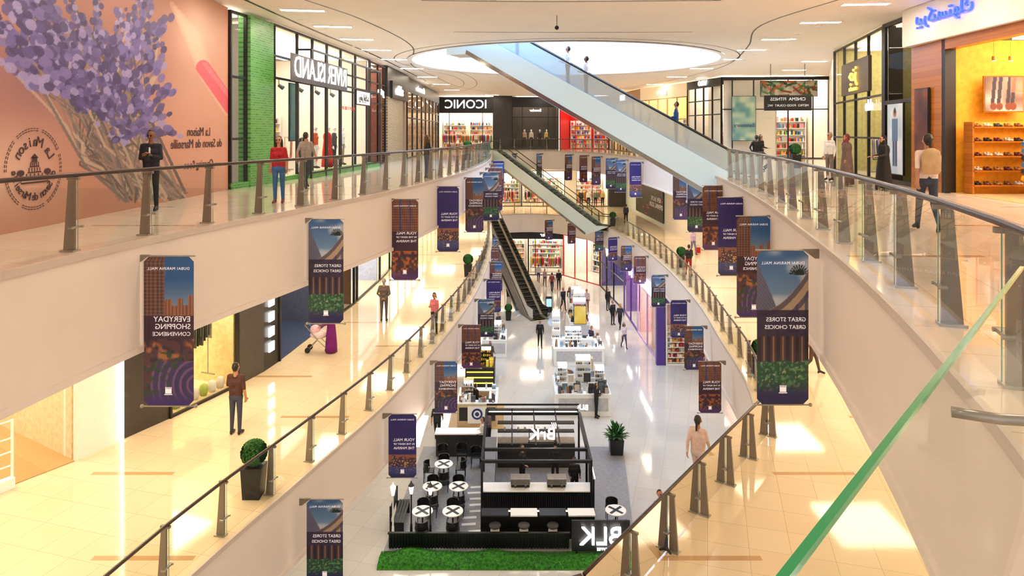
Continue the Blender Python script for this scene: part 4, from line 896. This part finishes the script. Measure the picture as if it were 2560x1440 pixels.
b=MB(); b.box((0,0,H1/2),(.5,.35,H1),M((80,50,140),.4)); b.obj('wall_pillar',None,(8.9,40.8,Z0),0,kind='structure')
simple((9.2,40.7),(14,40.7),Z0,H1,'bright cosmetics shop with product shelves',M((250,220,210),.6),7,[0,.5,1],[0,1],head=.6,hm=PURP,m=WHITE,shelf=0,glass=False)
for i in range(3): shelving((9.2,40.7),(14,40.7),.8+i*1.55,.2,Z0,1.4,2.3,7,cols=[(190,30,40),(230,190,170),(120,60,50),(240,230,220),(220,150,60)],lbl='cosmetics display shelves facing walkway')
wall((14,40.7),(14,14),Z0,H1,WHITE,'wall_right',.2)
wall((-7.2,16),(-7.2,64),Z0,H1,M((236,230,220),.5),'wall_left',.2)
# ---------------- escalators
def escalator(Bp,Tp,zb,zt,lb,w=1.0,clad=(206,222,232),steps=True,gl=GLE,flat=1.2,em=0):
    B=Vector(Bp);T=Vector(Tp); d=T-B; R=d.length; a=math.atan2(d.y,d.x); H=zt-zb
    r=thing('escalator',lb,'escalator',(B.x,B.y,zb),a); sl=H/(R-2*flat)
    f=lambda x:min(H,max(0,(x-flat)*sl))
    cm=M(clad,.2,0,em) if em else M(clad,.2,var=.01,scale=1)  # em gives cladding a glow that stands in for light falling on it
    prof=[(0,0),(flat,0),(R-flat,H),(R,H)]
    poly=[(0,.08),(flat-.1,.08),(R-flat-.1,H+.1),(R,H+.1),(R,H-.9),(R-flat+.3,H-.9),(flat+.9,-.75 if zb>Z0 else -.0),(flat*.2,-.04)]
    b=MB()
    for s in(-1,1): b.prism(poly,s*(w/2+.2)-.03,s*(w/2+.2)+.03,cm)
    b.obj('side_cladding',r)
    b=MB(); 
    for i in range(len(prof)-1):
        (x0,z0),(x1,z1)=prof[i],prof[i+1]
        b.add([(x0,-w/2-.17,z0-.3),(x0,w/2+.17,z0-.3),(x1,w/2+.17,z1-.3),(x1,-w/2-.17,z1-.3)],[(0,1,2,3)],DKSTEEL)
    b.add([(flat+.9,-w/2-.17,-.72),(flat+.9,w/2+.17,-.72),(R-flat+.3,w/2+.17,H-.88),(R-flat+.3,-w/2-.17,H-.88)],[(0,1,2,3)],STEEL)
    b.add([(R-flat+.3,-w/2-.17,H-.88),(R-flat+.3,w/2+.17,H-.88),(R,w/2+.17,H-.88),(R,-w/2-.17,H-.88)],[(0,1,2,3)],STEEL)
    b.obj('truss',r)
    b=MB()
    for s in(-1,1): b.add([(flat+.9,s*(w/2+.235),-.74),(R-flat+.3,s*(w/2+.235),H-.89),(R-flat+.25,s*(w/2+.235),H-.72),(flat+.85,s*(w/2+.235),-.57)],[(0,1,2,3)],M((150,146,140),.12,.9,var=.02))
    b.obj('lower_trim',r)
    for s in(-1,1):
        y=s*(w/2+.1); b=MB()
        P_=[(.0,.08),(flat,.08),(R-flat,H+.08),(R,H+.08)]; Q=[(.0,.85),(flat-.15,.88),(R-flat-.15,H+.9),(R,H+.88)]
        vs=[(x,y,z) for x,z in P_]+[(x,y,z) for x,z in Q]; b.add(vs,[(i,i+1,5+i,4+i) for i in range(3)],gl); b.obj('balustrade_glass',r)
        b=MB(); b.tube([(-.1,y,.3),(-.28,y,.45),(-.3,y,.7),(-.1,y,.9)]+[(flat-.15,y,.92),(R-flat-.15,y,H+.94),(R+.1,y,H+.92),(R+.3,y,H+.7),(R+.28,y,H+.45),(R+.1,y,H+.3)],.035,BLACK); b.obj('handrail',r,smooth=True)
        b=MB(); b.add([(x,y-s*.1,z+.09) for x,z in prof]+[(x,y+s*.12,z+.1) for x,z in prof],[(i,i+1,5+i,4+i) for i in range(3)],STEEL); b.obj('skirt_panel',r)
    if steps:
        n=int((R-.2)/.4); sb=MB(); sb.box((.2,0,-.02),(.4,w,.04),M((40,40,42),.4)); sb.box((.4,0,-.12),(.03,w,.2),M((66,66,68),.35,.4)); sb.box((.02,0,.004),(.03,w,.008),M((190,170,90),.5)); me=sb.mesh('step')
        for i in range(n): put('step',me,r,(i*.4+.05,0,f(i*.4+.2)))
    return r,B,d.normalized(),f
EB,ET=(9.9,27.0),(-2.7,31.2)
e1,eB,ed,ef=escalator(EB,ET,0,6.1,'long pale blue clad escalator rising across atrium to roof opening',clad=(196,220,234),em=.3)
escalator((8.3,56.5),(-2.2,62.7),Z1,Z2,'black stepped escalator descending from upper to middle gallery',clad=(206,218,208),gl=GL)
escalator((2.1,50.4),(-2.25,61.9),Z0,Z1,'dark stepped escalator descending to ground floor',clad=(110,100,92),gl=GL)
for q,lb,kw in((7.9,'man in white shirt riding escalator',dict(s=(236,236,240),p=(50,56,80))),(7.1,'man in white shirt and black trousers riding escalator',dict(s=(240,240,244),p=BK,skin=SKIN2)),(10.2,'person in pale blue shirt riding escalator',dict(s=(150,190,220),p=(80,110,150))),(3.3,'man in blue shirt at bottom of escalator',dict(s=(40,80,150),p=(50,60,90)))):
    p=eB+ed*q; n_=Vector((-ed.y,ed.x))*random.uniform(-.15,.15); sq=math.floor((q)/.4)*.4
    person(lb,(p.x+n_.x,p.y+n_.y,max(0,ef(sq+.2))),math.atan2(ed.y,ed.x)+pi/2,'hold',1.75,**kw)
b=MB(); b.box((-4.2,31.6,5.95),(3.2,3,.3),WHT); b.obj('floor',None,kind='structure')
# ---------------- topiaries
def topiary(x,y,z,s=1.,src=[None]):
    if src[0] is None:
        r=thing('potted_topiary','clipped green ball bush in tall black square planter','plant',(x,y,z),0,'topiary planters by railings')
        b=MB(); b.prism([(-.17,0),(.17,0),(.22,.65),(-.22,.65)],-.2,.2,BLACK); b.obj('planter',r,bev=.01)
        b=MB(); rs=random.Random(3)
        for i in range(2600):
            u=rs.uniform(-1,1); t=rs.uniform(0,2*pi); q=math.sqrt(1-u*u); R=.27*rs.uniform(.86,1.03); c=Vector((q*math.cos(t),q*math.sin(t),u)); p=c*R+Vector((0,0,.92))
            s1=c.orthogonal().normalized()*.018; s2=c.cross(s1).normalized()*.018+c*.012
            b.add([p-s1,p+s2,p+s1,p-s2],[(0,1,2,3)],GREEN)
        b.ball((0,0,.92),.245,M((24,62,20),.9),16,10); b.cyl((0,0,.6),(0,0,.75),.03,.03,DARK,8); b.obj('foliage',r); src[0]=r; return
    copyt(src[0],(x,y,z),0)
x,y,z=P(676,1238,Z1); topiary(x-.35,y,Z1)
for px,py,z,dx in((1184,690,Z1,-.3),(1862,940,Z1,.5),(1686,668,Z1,.4),(1520,565,Z1,.4),(1420,552,Z1,0),(1271,800,Z0,0),(1272,740,Z0,0),(1185,400,Z2,-.4),(1957,420,Z2,.6)):
    x,y,_=P(px,py,z); topiary(x+dx,y,z)
# stroller
x,y,z=fl(797,878,Z1); r=thing('baby_stroller','white and pink baby stroller with hood','stroller',(x,y,z),-1.5+pi)
b=MB(); b.ball((0,0,.6),.26,M((240,220,226),.6),14,8,(.8,1.2,.6)); b.obj('seat_shell',r,smooth=True); b=MB(); b.ball((0,.12,.78),.21,M((238,190,204),.6),14,8,(.8,.9,.8)); b.obj('hood',r,smooth=True)
b=MB(); 
for s in(-1,1): b.tube([(s*.2,-.35,.1),(s*.2,0,.45),(s*.2,.45,1.0)],.014,STEEL); b.tube([(s*.2,.35,.1),(s*.2,0,.45)],.014,STEEL)
b.tube([(-.2,.45,1.),(.2,.45,1.)],.02,BLACK); b.obj('stroller_frame',r)
for sx in(-1,1):
    for yy_ in(-.35,.35): b=MB(); b.cyl((sx*.2-.02,yy_,.1),(sx*.2+.02,yy_,.1),.1,.1,BLACK,16); b.obj('wheel',r)
# ---------------- cafe
ZP=Z0+.06
b=MB(); b.add([(-4.25,22.5,Z0),(4.1,22.5,Z0),(4.9,30,Z0),(-3.9,30,Z0),(-4.25,22.5,ZP),(4.1,22.5,ZP),(4.9,30,ZP),(-3.9,30,ZP)],[(3,2,1,0),(4,5,6,7),(0,1,5,4),(1,2,6,5),(2,3,7,6),(3,0,4,7)],M((146,146,150),.35))
b.obj('cafe_platform',None,label='low grey cafe floor platform',cat='platform')
b=MB(); random.seed(2)
for i in range(9): b.box((-1.4+random.uniform(-.15,.15),23.2+i*.42,ZP+.003),(.5,.14,.006),WHT,rz=.1)
b.obj('floor_marking',None,label='white zigzag floor marking beside cafe tables',cat='floor marking')
def gh(x,y):
    e=max(0,1-abs(y-22.05)/.45); return (.10+.24*math.exp(-((x+3.1)/.9)**2)+.14*math.exp(-((x+.6)/.8)**2)+.08*math.sin(x*2.3)**2)*math.sqrt(e)
b=MB(); nx_,ny=110,10; vs=[(-4.3+8.3*i/nx_,21.6+.9*j/ny,Z0+.01+gh(-4.3+8.3*i/nx_,21.6+.9*j/ny)) for j in range(ny+1) for i in range(nx_+1)]
GR=M((50,122,28),.9,var=.3,scale=12)
b.add(vs,[(j*(nx_+1)+i,j*(nx_+1)+i+1,(j+1)*(nx_+1)+i+1,(j+1)*(nx_+1)+i) for j in range(ny) for i in range(nx_)],GR)
for i in range(9000):
    x=random.uniform(-4.3,4.0); y=random.uniform(21.62,22.45); z=Z0+gh(x,y); a_=random.uniform(0,6.3); hh=random.uniform(.03,.07); dx,dy=math.cos(a_)*.008,math.sin(a_)*.008
    b.add([(x-dx,y-dy,z),(x+dx,y+dy,z),(x+random.uniform(-.02,.02),y+random.uniform(-.02,.02),z+hh)],[(0,1,2)],GR)
b.obj('grass_mound',None,label='strip of bright green artificial grass mounds',cat='grass',kind='stuff')
b=MB()
for i in range(60): b.box((-4.05+i*.1,22.6,ZP+.28),(.05,.04,.5),BLACK)
b.box((-1.1,22.63,ZP+.28),(6,.02,.5),BLACK); b.box((-1.1,22.6,ZP+.54),(6.05,.09,.04),BLACK); b.obj('low_fence',None,label='low black slatted fence behind grass strip',cat='fence')
r=thing('cafe_kiosk','black open-framed coffee kiosk with ribbed counter and lit signs','kiosk',(0,0,ZP)); X0,X1,Y0,Y1=-1.07,2.82,24.2,28.7; HT=2.15
b=MB()
for x in(X0,X1):
    for y in(Y0,Y0+1.5,Y1): b.box((x,y,HT/2),(.08,.08,HT),BLACK)
    b.box((x,(Y0+Y1)/2,HT),(.09,Y1-Y0,.1),BLACK); b.box((x,(Y0+Y1)/2,HT-.35),(.05,Y1-Y0,.05),BLACK)
for y in(Y0,Y0+.9,Y1-.4,Y1): b.box(((X0+X1)/2,y,HT),(X1-X0,.09,.1),BLACK)
b.box(((X0+X1)/2,Y1,HT+.22),(X1-X0,.06,.06),BLACK)
for x in(0,.9,1.8): b.box((x,(Y0+Y1)/2+.6,HT),(.05,Y1-Y0-1.2,.06),BLACK)
b.obj('kiosk_frame',r)
b=MB(); 
for y in(Y0+.06,Y0+.95,Y1-.1): b.box(((X0+X1)/2,y-.06,HT-.01),(X1-X0-.2,.015,.03),GLOWW)
b.obj('light_strip',r)
b=MB(); b.box(((X0+X1)/2,Y0+.3,.52),(X1-X0,.5,1.04),BLACK)
for i in range(50): b.box((X0+.04+i*(X1-X0-.08)/49,Y0+.04,.52),(.035,.04,1.0),M((36,36,40),.35))
b.box((X0+.2,(Y0+Y1)/2+.3,.5),(.4,Y1-Y0-.9,1.0),BLACK); b.obj('counter_front',r)
b=MB(); b.box(((X0+X1)/2,Y0+.3,1.07),(X1-X0+.06,.62,.05),WHT); b.box((X0+.2,(Y0+Y1)/2+.3,1.03),(.46,Y1-Y0-.8,.05),GREY); b.obj('counter_top',r,bev=.01)
b=MB(); b.box((1.0,Y1-.35,.5),(3.2,.5,1.0),DARK); b.box((1.0,Y1-.35,1.02),(3.2,.56,.04),STEEL)
for z in(1.35,1.7): b.box((1.0,Y1-.2,z),(3.2,.3,.03),BLACK)
b.obj('back_counter',r)
b=MB()
for i in range(4): b.box((X0+.5+i*.97,22.95,1.03),(.9,.45,.05),WHT if i%2 else BLACK)
b.obj('bar_ledge',r,bev=.008); b=MB(); b.box(((X0+X1)/2,23.2,.5),(X1-X0,.06,1.0),BLACK); b.box(((X0+X1)/2,23.14,.97),(X1-X0-.1,.02,.03),GLOWW)
b.obj('bar_panel',r)
b=MB(); b.box((X1+.1,(Y0+Y0+1.6)/2,.9),(.06,1.4,1.1),BLACK); b.box((X1+.14,Y0+.7,1.5),(.03,1.3,.02),GLOWW); b.obj('menu_panel',r)
txt(r,'BrK',.62,(1.15,Y0+1.35,HT+.36),SIGNW,ext=.03); b=MB(); b.box((1.15,Y0+1.42,HT+.02),(1.1,.04,.04),BLACK)
for k in range(3): b.tube([(1.5+k*.07,Y0+1.35,HT+.6),(1.53+k*.07,Y0+1.35,HT+.7),(1.49+k*.07,Y0+1.35,HT+.8)],.012,SIGNW)
for s in(-1,1): b.box((1.15+s*.5,Y0+1.42,HT+.25),(.03,.03,.5),BLACK)
b.obj('sign_stand',r); txt(r,'BLK',.3,(X1+.15,Y1,HT+.1),SIGNW,ext=.03,rz=-.2)
r=thing('cafe_sign','large glowing white letters standing at cafe corner','sign',(2.9,22.15,Z0)); txt(r,'BLK',.82,(0,-.05,.76),SIGNW,ext=.04); txt(r,'BLACK COFFEE',.13,(.3,-.05,.36),SIGNW,ext=.01); b=MB(); b.box((0,.06,.75),(1.9,.05,1.0),BLACK)
for s in(-1,1): b.box((s*.8,.08,.15),(.05,.05,.3),BLACK)
b.obj('sign_panel',r)
for x in(.3,1.6):
    r=thing('espresso_machine','chrome and black espresso machine on counter','coffee machine',(x,Y0+.32,ZP+1.095)); b=MB(); b.box((0,0,.25),(.7,.4,.22),STEEL); b.box((0,.05,.08),(.66,.3,.16),BLACK); b.obj('machine_body',r,bev=.02); b=MB()
    for q in(-.18,.18): b.cyl((q,-.16,.16),(q,-.16,.08),.03,.03,STEEL,10); b.cyl((q,-.16,.1),(q,-.3,.1),.012,.015,BLACK,8)
    b.obj('group_head',r); 
for i in range(9):
    b=MB(); b.lathe([(.03,0),(.042,.12),(.045,.125),(.045,.14),(.03,.145)],(0,0,0),M((230,226,220),.5),12); b.obj('paper_cup',None,(-.3+i*.28,Y1-.22,ZP+1.365),smooth=True,label='white paper coffee cup on kiosk shelf',cat='cup',group='paper cups on shelf')
def table(x,y,src=[None]):
    if src[0] is None:
        r=thing('cafe_table','round white cafe table marked with black cross','table',(x,y,ZP),0,'round cafe tables'); b=MB(); b.cyl((0,0,.72),(0,0,.75),.36,.36,WHT,36); b.obj('table_top',r)
        b=MB(); 
        for s in(-1,1): b.box((0,0,.753),(.6,.1,.006),BLACK,rz=s*pi/4)
        b.obj('cross_mark',r); b=MB(); b.cyl((0,0,.03),(0,0,.72),.03,.03,BLACK,10); b.lathe([(.24,0),(.24,.02),(.04,.05)],(0,0,0),BLACK,20); b.obj('table_base',r); src[0]=r; return
    copyt(src[0],(x,y,ZP),0)
def chair(x,y,rz,src=[None]):
    if src[0] is None:
        r=thing('cafe_chair','black curved-back cafe chair with slim legs','chair',(x,y,ZP),rz,'black cafe chairs'); b=MB(); b.box((0,0,.44),(.42,.42,.04),BLACK); b.obj('seat',r,bev=.02)
        b=MB(); n=12; R=.22
        vs=[]; 
        for z in(.5,.78):
            for i in range(n+1): t=pi*i/n; vs.append((R*math.cos(t),R*math.sin(t)*1.0,z))
        b.add(vs,[(i,i+1,n+2+i,n+1+i) for i in range(n)],BLACK); o=b.obj('backrest',r); sd=o.modifiers.new('s','SOLIDIFY'); sd.thickness=.025
        b=MB(); b.cyl((0,0,-.42),(0,0,0),.012,.016,BLACK,8); me=b.mesh('leg')
        for sx in(-1,1):
            for sy in(-1,1): put('leg',me,r,(sx*.18,sy*.18,.43))
        b=MB()
        for t in(0,pi/2,pi): b.cyl((R*math.cos(t),R*math.sin(t),.44),(R*math.cos(t),R*math.sin(t),.55),.012,.012,BLACK,6)
        b.obj('back_support',r); src[0]=r; return
    copyt(src[0],(x,y,ZP),rz)
for x,y in((-2.7,26.9),(-2.95,25.2),(-1.98,25.2),(-3.1,23.55),(-2.05,23.55),(3.6,23.6)): 
    table(x,y); chair(x-.05,y+.62,0); chair(x+.05,y-.6,pi)
for x,y,a_ in((-3.3,27.0,pi/2),(-2.05,27.2,-pi/2),(-2.9,28.4,0),(-2.1,28.5,0),(-1.5,28.2,0)): chair(x,y,a_)
src=None
for i in range(4):
    x=X0+.5+i*.97
    if src is None:
        src=thing('bar_stool','round bar stool with pale seat and drum base','stool',(x,22.83,ZP),0,'bar stools'); b=MB(); b.lathe([(.18,0),(.2,.03),(.2,.06),(.16,.07)],(0,0,.62),M((60,58,58),.5),18); b.obj('seat',src,smooth=True); b=MB(); b.lathe([(.16,0),(.17,.3),(.14,.6)],(0,0,0.01),M((206,200,190),.5),18); b.obj('stool_base',src,smooth=True)
    else: copyt(src,(x,22.83,ZP),0)
for x,y,c in((-4.0,22.9,WHT),(-3.4,23.0,BLACK),(-2.75,22.95,BLACK)):
    r=thing('lamp_post',('white' if c is WHT else 'black')+' classic street lamp post with glass lantern','street lamp',(x,y-.05,ZP)); b=MB(); b.lathe([(.11,0),(.1,.12),(.05,.18),(.04,.6),(.028,.65),(.025,1.62),(.05,1.66)],(0,0,0),c,12); b.obj('pole',r,smooth=True)
    b=MB(); b.lathe([(.05,1.66),(.09,1.92),(.085,1.93)],(0,0,0),M((255,240,220),.3,0,1.2),8); b.obj('lantern',r); b=MB(); b.lathe([(.11,1.93),(.03,2.03),(.01,2.1)],(0,0,0),c,8); b.obj('lantern_cap',r)
r=thing('bench','black slatted wooden bench with high back','bench',(-3.95,24.1,ZP),pi/2)
b=MB()
for i in range(4): b.box((0,-.18+i*.1,.44),(1.5,.08,.03),BLACK)
b.obj('seat',r); b=MB()
for i in range(4): b.box((0,.24,.55+i*.11),(1.5,.03,.08),BLACK)
b.obj('backrest',r)
for s in(-1,1): b=MB(); b.box((s*.68,0,.22),(.05,.45,.44),BLACK); b.box((s*.68,.24,.5),(.05,.05,.95),BLACK); b.obj('bench_leg',r)
r=thing('side_counter','white topped black counter at rear of cafe','counter',(-2.2,29.3,ZP)); b=MB(); b.box((0,0,.48),(2.1,.5,.96),DARK); b.obj('counter_body',r); b=MB(); b.box((0,0,.98),(2.2,.6,.05),WHT); b.obj('counter_top',r)
r=thing('potted_plant','leafy green plant in tall black planter','plant',(*P(1540,1135,Z0)[:2],Z0)); b=MB(); b.prism([(-.25,0),(.25,0),(.3,.7),(-.3,.7)],-.28,.28,BLACK); b.obj('planter',r,bev=.01); b=MB(); random.seed(9)
for i in range(170):
    a_=random.uniform(0,6.28); el=random.uniform(.3,1.4); ln=random.uniform(.25,.6); d=Vector((math.cos(a_)*math.cos(el),math.sin(a_)*math.cos(el),math.sin(el))); s=Vector((-math.sin(a_),math.cos(a_),0))*.045; p=Vector((0,0,.7))+d*random.uniform(0,.3)
    b.add([p,p+d*ln*.6+s,p+d*ln-Vector((0,0,.1)),p+d*ln*.6-s],[(0,1,2,3)],GREEN)
b.obj('foliage',r)
# ---------------- kiosks
def kiosk(x,y,w,d,lb,body,top,towers=(),goods=CC,hc=1.05,rz=0,glow=None,n=10):
    r=thing('retail_kiosk',lb,'kiosk',(x,y,Z0),rz); b=MB()
    for s in(-1,1): b.box((0,s*(d/2-.2),hc/2),(w,.4,hc),body); b.box((s*(w/2-.2),0,hc/2),(.4,d-.8,hc),body)
    b.obj('counter_body',r,bev=.015); b=MB()
    for s in(-1,1): b.box((0,s*(d/2-.2),hc+.02),(w+.04,.44,.04),top); b.box((s*(w/2-.2),0,hc+.02),(.44,d-.8,.04),top)
    b.obj('counter_top',r)
    b=MB(); b.box((0,-d/2-.01,hc*.55),(w*.9,.02,hc*.6),M((196,196,200),.3) if body is WHT else DARK); b.obj('front_display',r)
    if glow:
        b=MB()
        for k in range(3): b.box((0,-d/2-.02,.25+k*.3),(w*.9,.02,.06),glow)
        b.obj('light_strip',r)
    for tx,ty,tw,th in towers:
        b=MB(); b.box((tx,ty,th/2),(tw,.35,th),body); 
        for k in range(4): b.box((tx,ty-.22,.9+k*(th-1.)/4),(tw,.14,.025),top)
        b.box((tx,ty-.18,th-.12),(tw*.9,.02,.22),M((240,240,240),.4,0,1.2)); b.obj('display_tower',r,bev=.01)
    g=MB(); random.seed(int(x*10+y))
    for tx,ty,tw,th in towers:
        for k in range(4):
            zz_=.915+k*(th-1.)/4
            for q in range(int(tw/.11)): g.box((tx-tw/2+.06+q*.11,ty-.24,zz_+.06),(.07,.07,random.uniform(.06,.14)),M(random.choice(goods),.5))
    for i in range(int(w*d*n)):
        s=random.choice([0,1,2,3]); px_=random.uniform(-w/2+.1,w/2-.1); py_=random.uniform(-d/2+.1,d/2-.1)
        if s==0: py_=-d/2+.2
        elif s==1: py_=d/2-.2
        elif s==2: px_=-w/2+.2
        else: px_=w/2-.2
        hh=random.uniform(.08,.4); c=M(random.choice(goods),.5)
        if random.random()<.4: g.cyl((px_,py_,hc+.041),(px_,py_,hc+hh),.05,.04,c,8)
        else: g.box((px_,py_,hc+.041+hh/2),(random.uniform(.08,.25),random.uniform(.08,.2),hh),c)
    g.obj('kiosk_goods',None,(x,y,Z0),rz,label='assorted small products displayed on kiosk counter',cat='goods',kind='stuff')
    return r
GW=[(240,240,238),(190,180,170),(50,50,54),(150,175,200),(150,110,80),(90,90,96)]
k=kiosk(-1.65,33.2,1.9,2.0,'wooden and white kiosk with round blue emblem',M((214,192,152),.5),WHT,((-.5,.5,.5,1.7),),GW)
b=MB(); b.box((0,-1.03,.55),(.9,.03,.8),WHT); b.cyl((0,-1.05,.6),(0,-1.06,.6),.26,.26,M((40,60,120),.4),28); b.cyl((0,-1.06,.6),(0,-1.07,.6),.17,.17,WHT,24); b.cyl((0,-1.07,.6),(0,-1.075,.6),.1,.1,M((40,60,120),.4),20); b.obj('round_emblem',k)
b=MB(); b.box((0,0,.01),(2.6,2.8,.02),WOODF); b.obj('floor_mat',None,(-1.7,33.3,Z0),label='wood patterned floor panel under kiosk',cat='floor mat')
kiosk(-1.75,38.0,1.6,1.8,'black juice kiosk with glowing yellow strips',BLACK,DARK,((.3,.4,.6,1.9),),[(230,190,40),(240,220,90),(120,80,30)],glow=M((255,220,60),.5,0,2.5))
kiosk(-1.1,43.2,1.5,2.4,'white accessories kiosk with counter displays',WHT,WHT,((0,.6,.9,1.8),),GW,n=14)
kiosk(3.5,34.6,2.7,2.6,'white jewellery kiosk with framed display stands',WHT,WHT,((-.9,.6,.5,2.0),(.2,.9,.8,2.3),(1.0,.5,.5,1.9)),GW,n=14)
b=MB()
for i,(px_,pz) in enumerate(((-.9,1.2),(-.3,1.15),(.4,1.2),(.9,1.25),(-.6,1.6),(.2,1.65))): b.box((px_,0,pz),(.34,.05,.42),[WHT,DARK][i%2]); b.box((px_,-.03,pz),(.26,.01,.32),M([(90,120,130),(200,190,180),(60,60,64)][i%3],.4)); b.cyl((px_,.04,.9),(px_,.04,pz),.01,.01,STEEL,6)
b.obj('display_stand',None,(3.5,33.5,Z0+.2),label='cluster of small framed display cards on stands',cat='display stand')
b=MB(); b.box((0,0,.9),(.9,.4,1.8),M((214,190,160),.5)); b.box((0,-.21,1.4),(.7,.02,.6),WHT); b.obj('display_cabinet',None,(3.9,36.6,Z0),label='beige cabinet with white panel sign',cat='cabinet')
kiosk(4.0,41.6,3.0,2.2,'bright white phone kiosk with lit counters',WHT,M((255,255,255),.3,0,.8),((-1.3,.2,.5,2.9),(-.2,.8,1.0,1.8)),GW,n=10)
kiosk(4.6,47.2,1.4,2.4,'tall white kiosk with yellow poster panel',WHT,WHT,((0,-.6,.9,2.6),(.1,.6,.8,2.9)),CC,n=16)
poster((4.1,45.95),(5.1,45.95),.5,1.0,.8,1.2,(240,200,60),(250,230,140),'yellow poster panel on kiosk tower',base_z=Z0,out=-.0)
kiosk(4.9,52.0,1.2,2.0,'narrow white kiosk with crowded shelves',WHT,WHT,((0,0,.8,2.2),),CC,n=16)
for px_,py_ in((1372,780),(1300,770)):
    x,y,_=P(px_,py_,Z0); b=MB(); b.box((0,0,.6),(.5,.3,1.2),BLACK); b.box((0,-.16,.75),(.4,.02,.6),M((150,200,255),.4,0,1.0)); b.obj('information_totem',None,(x,y,Z0),label='black floor standing screen near escalator',cat='screen')
# ---------------- world, camera
wd=bpy.data.worlds.new('World'); SC.world=wd; wd.use_nodes=True; wd.node_tree.nodes['Background'].inputs[0].default_value=(1,.94,.86,1); wd.node_tree.nodes['Background'].inputs[1].default_value=.9
cam=bpy.data.cameras.new('Camera'); co=bpy.data.objects.new('Camera',cam); COL.objects.link(co); co.location=(0,0,CZ); co.rotation_euler=(pi/2,0,0)
cam.sensor_width=36; cam.lens=F*36/2560; cam.shift_y=-(720-HY)/2560; cam.clip_end=300; cam.clip_start=.05
SC.camera=co
try: SC.cycles.transparent_max_bounces=24
except Exception: pass
SC.view_settings.view_transform='Standard'; SC.view_settings.look='None'; SC.view_settings.exposure=.3
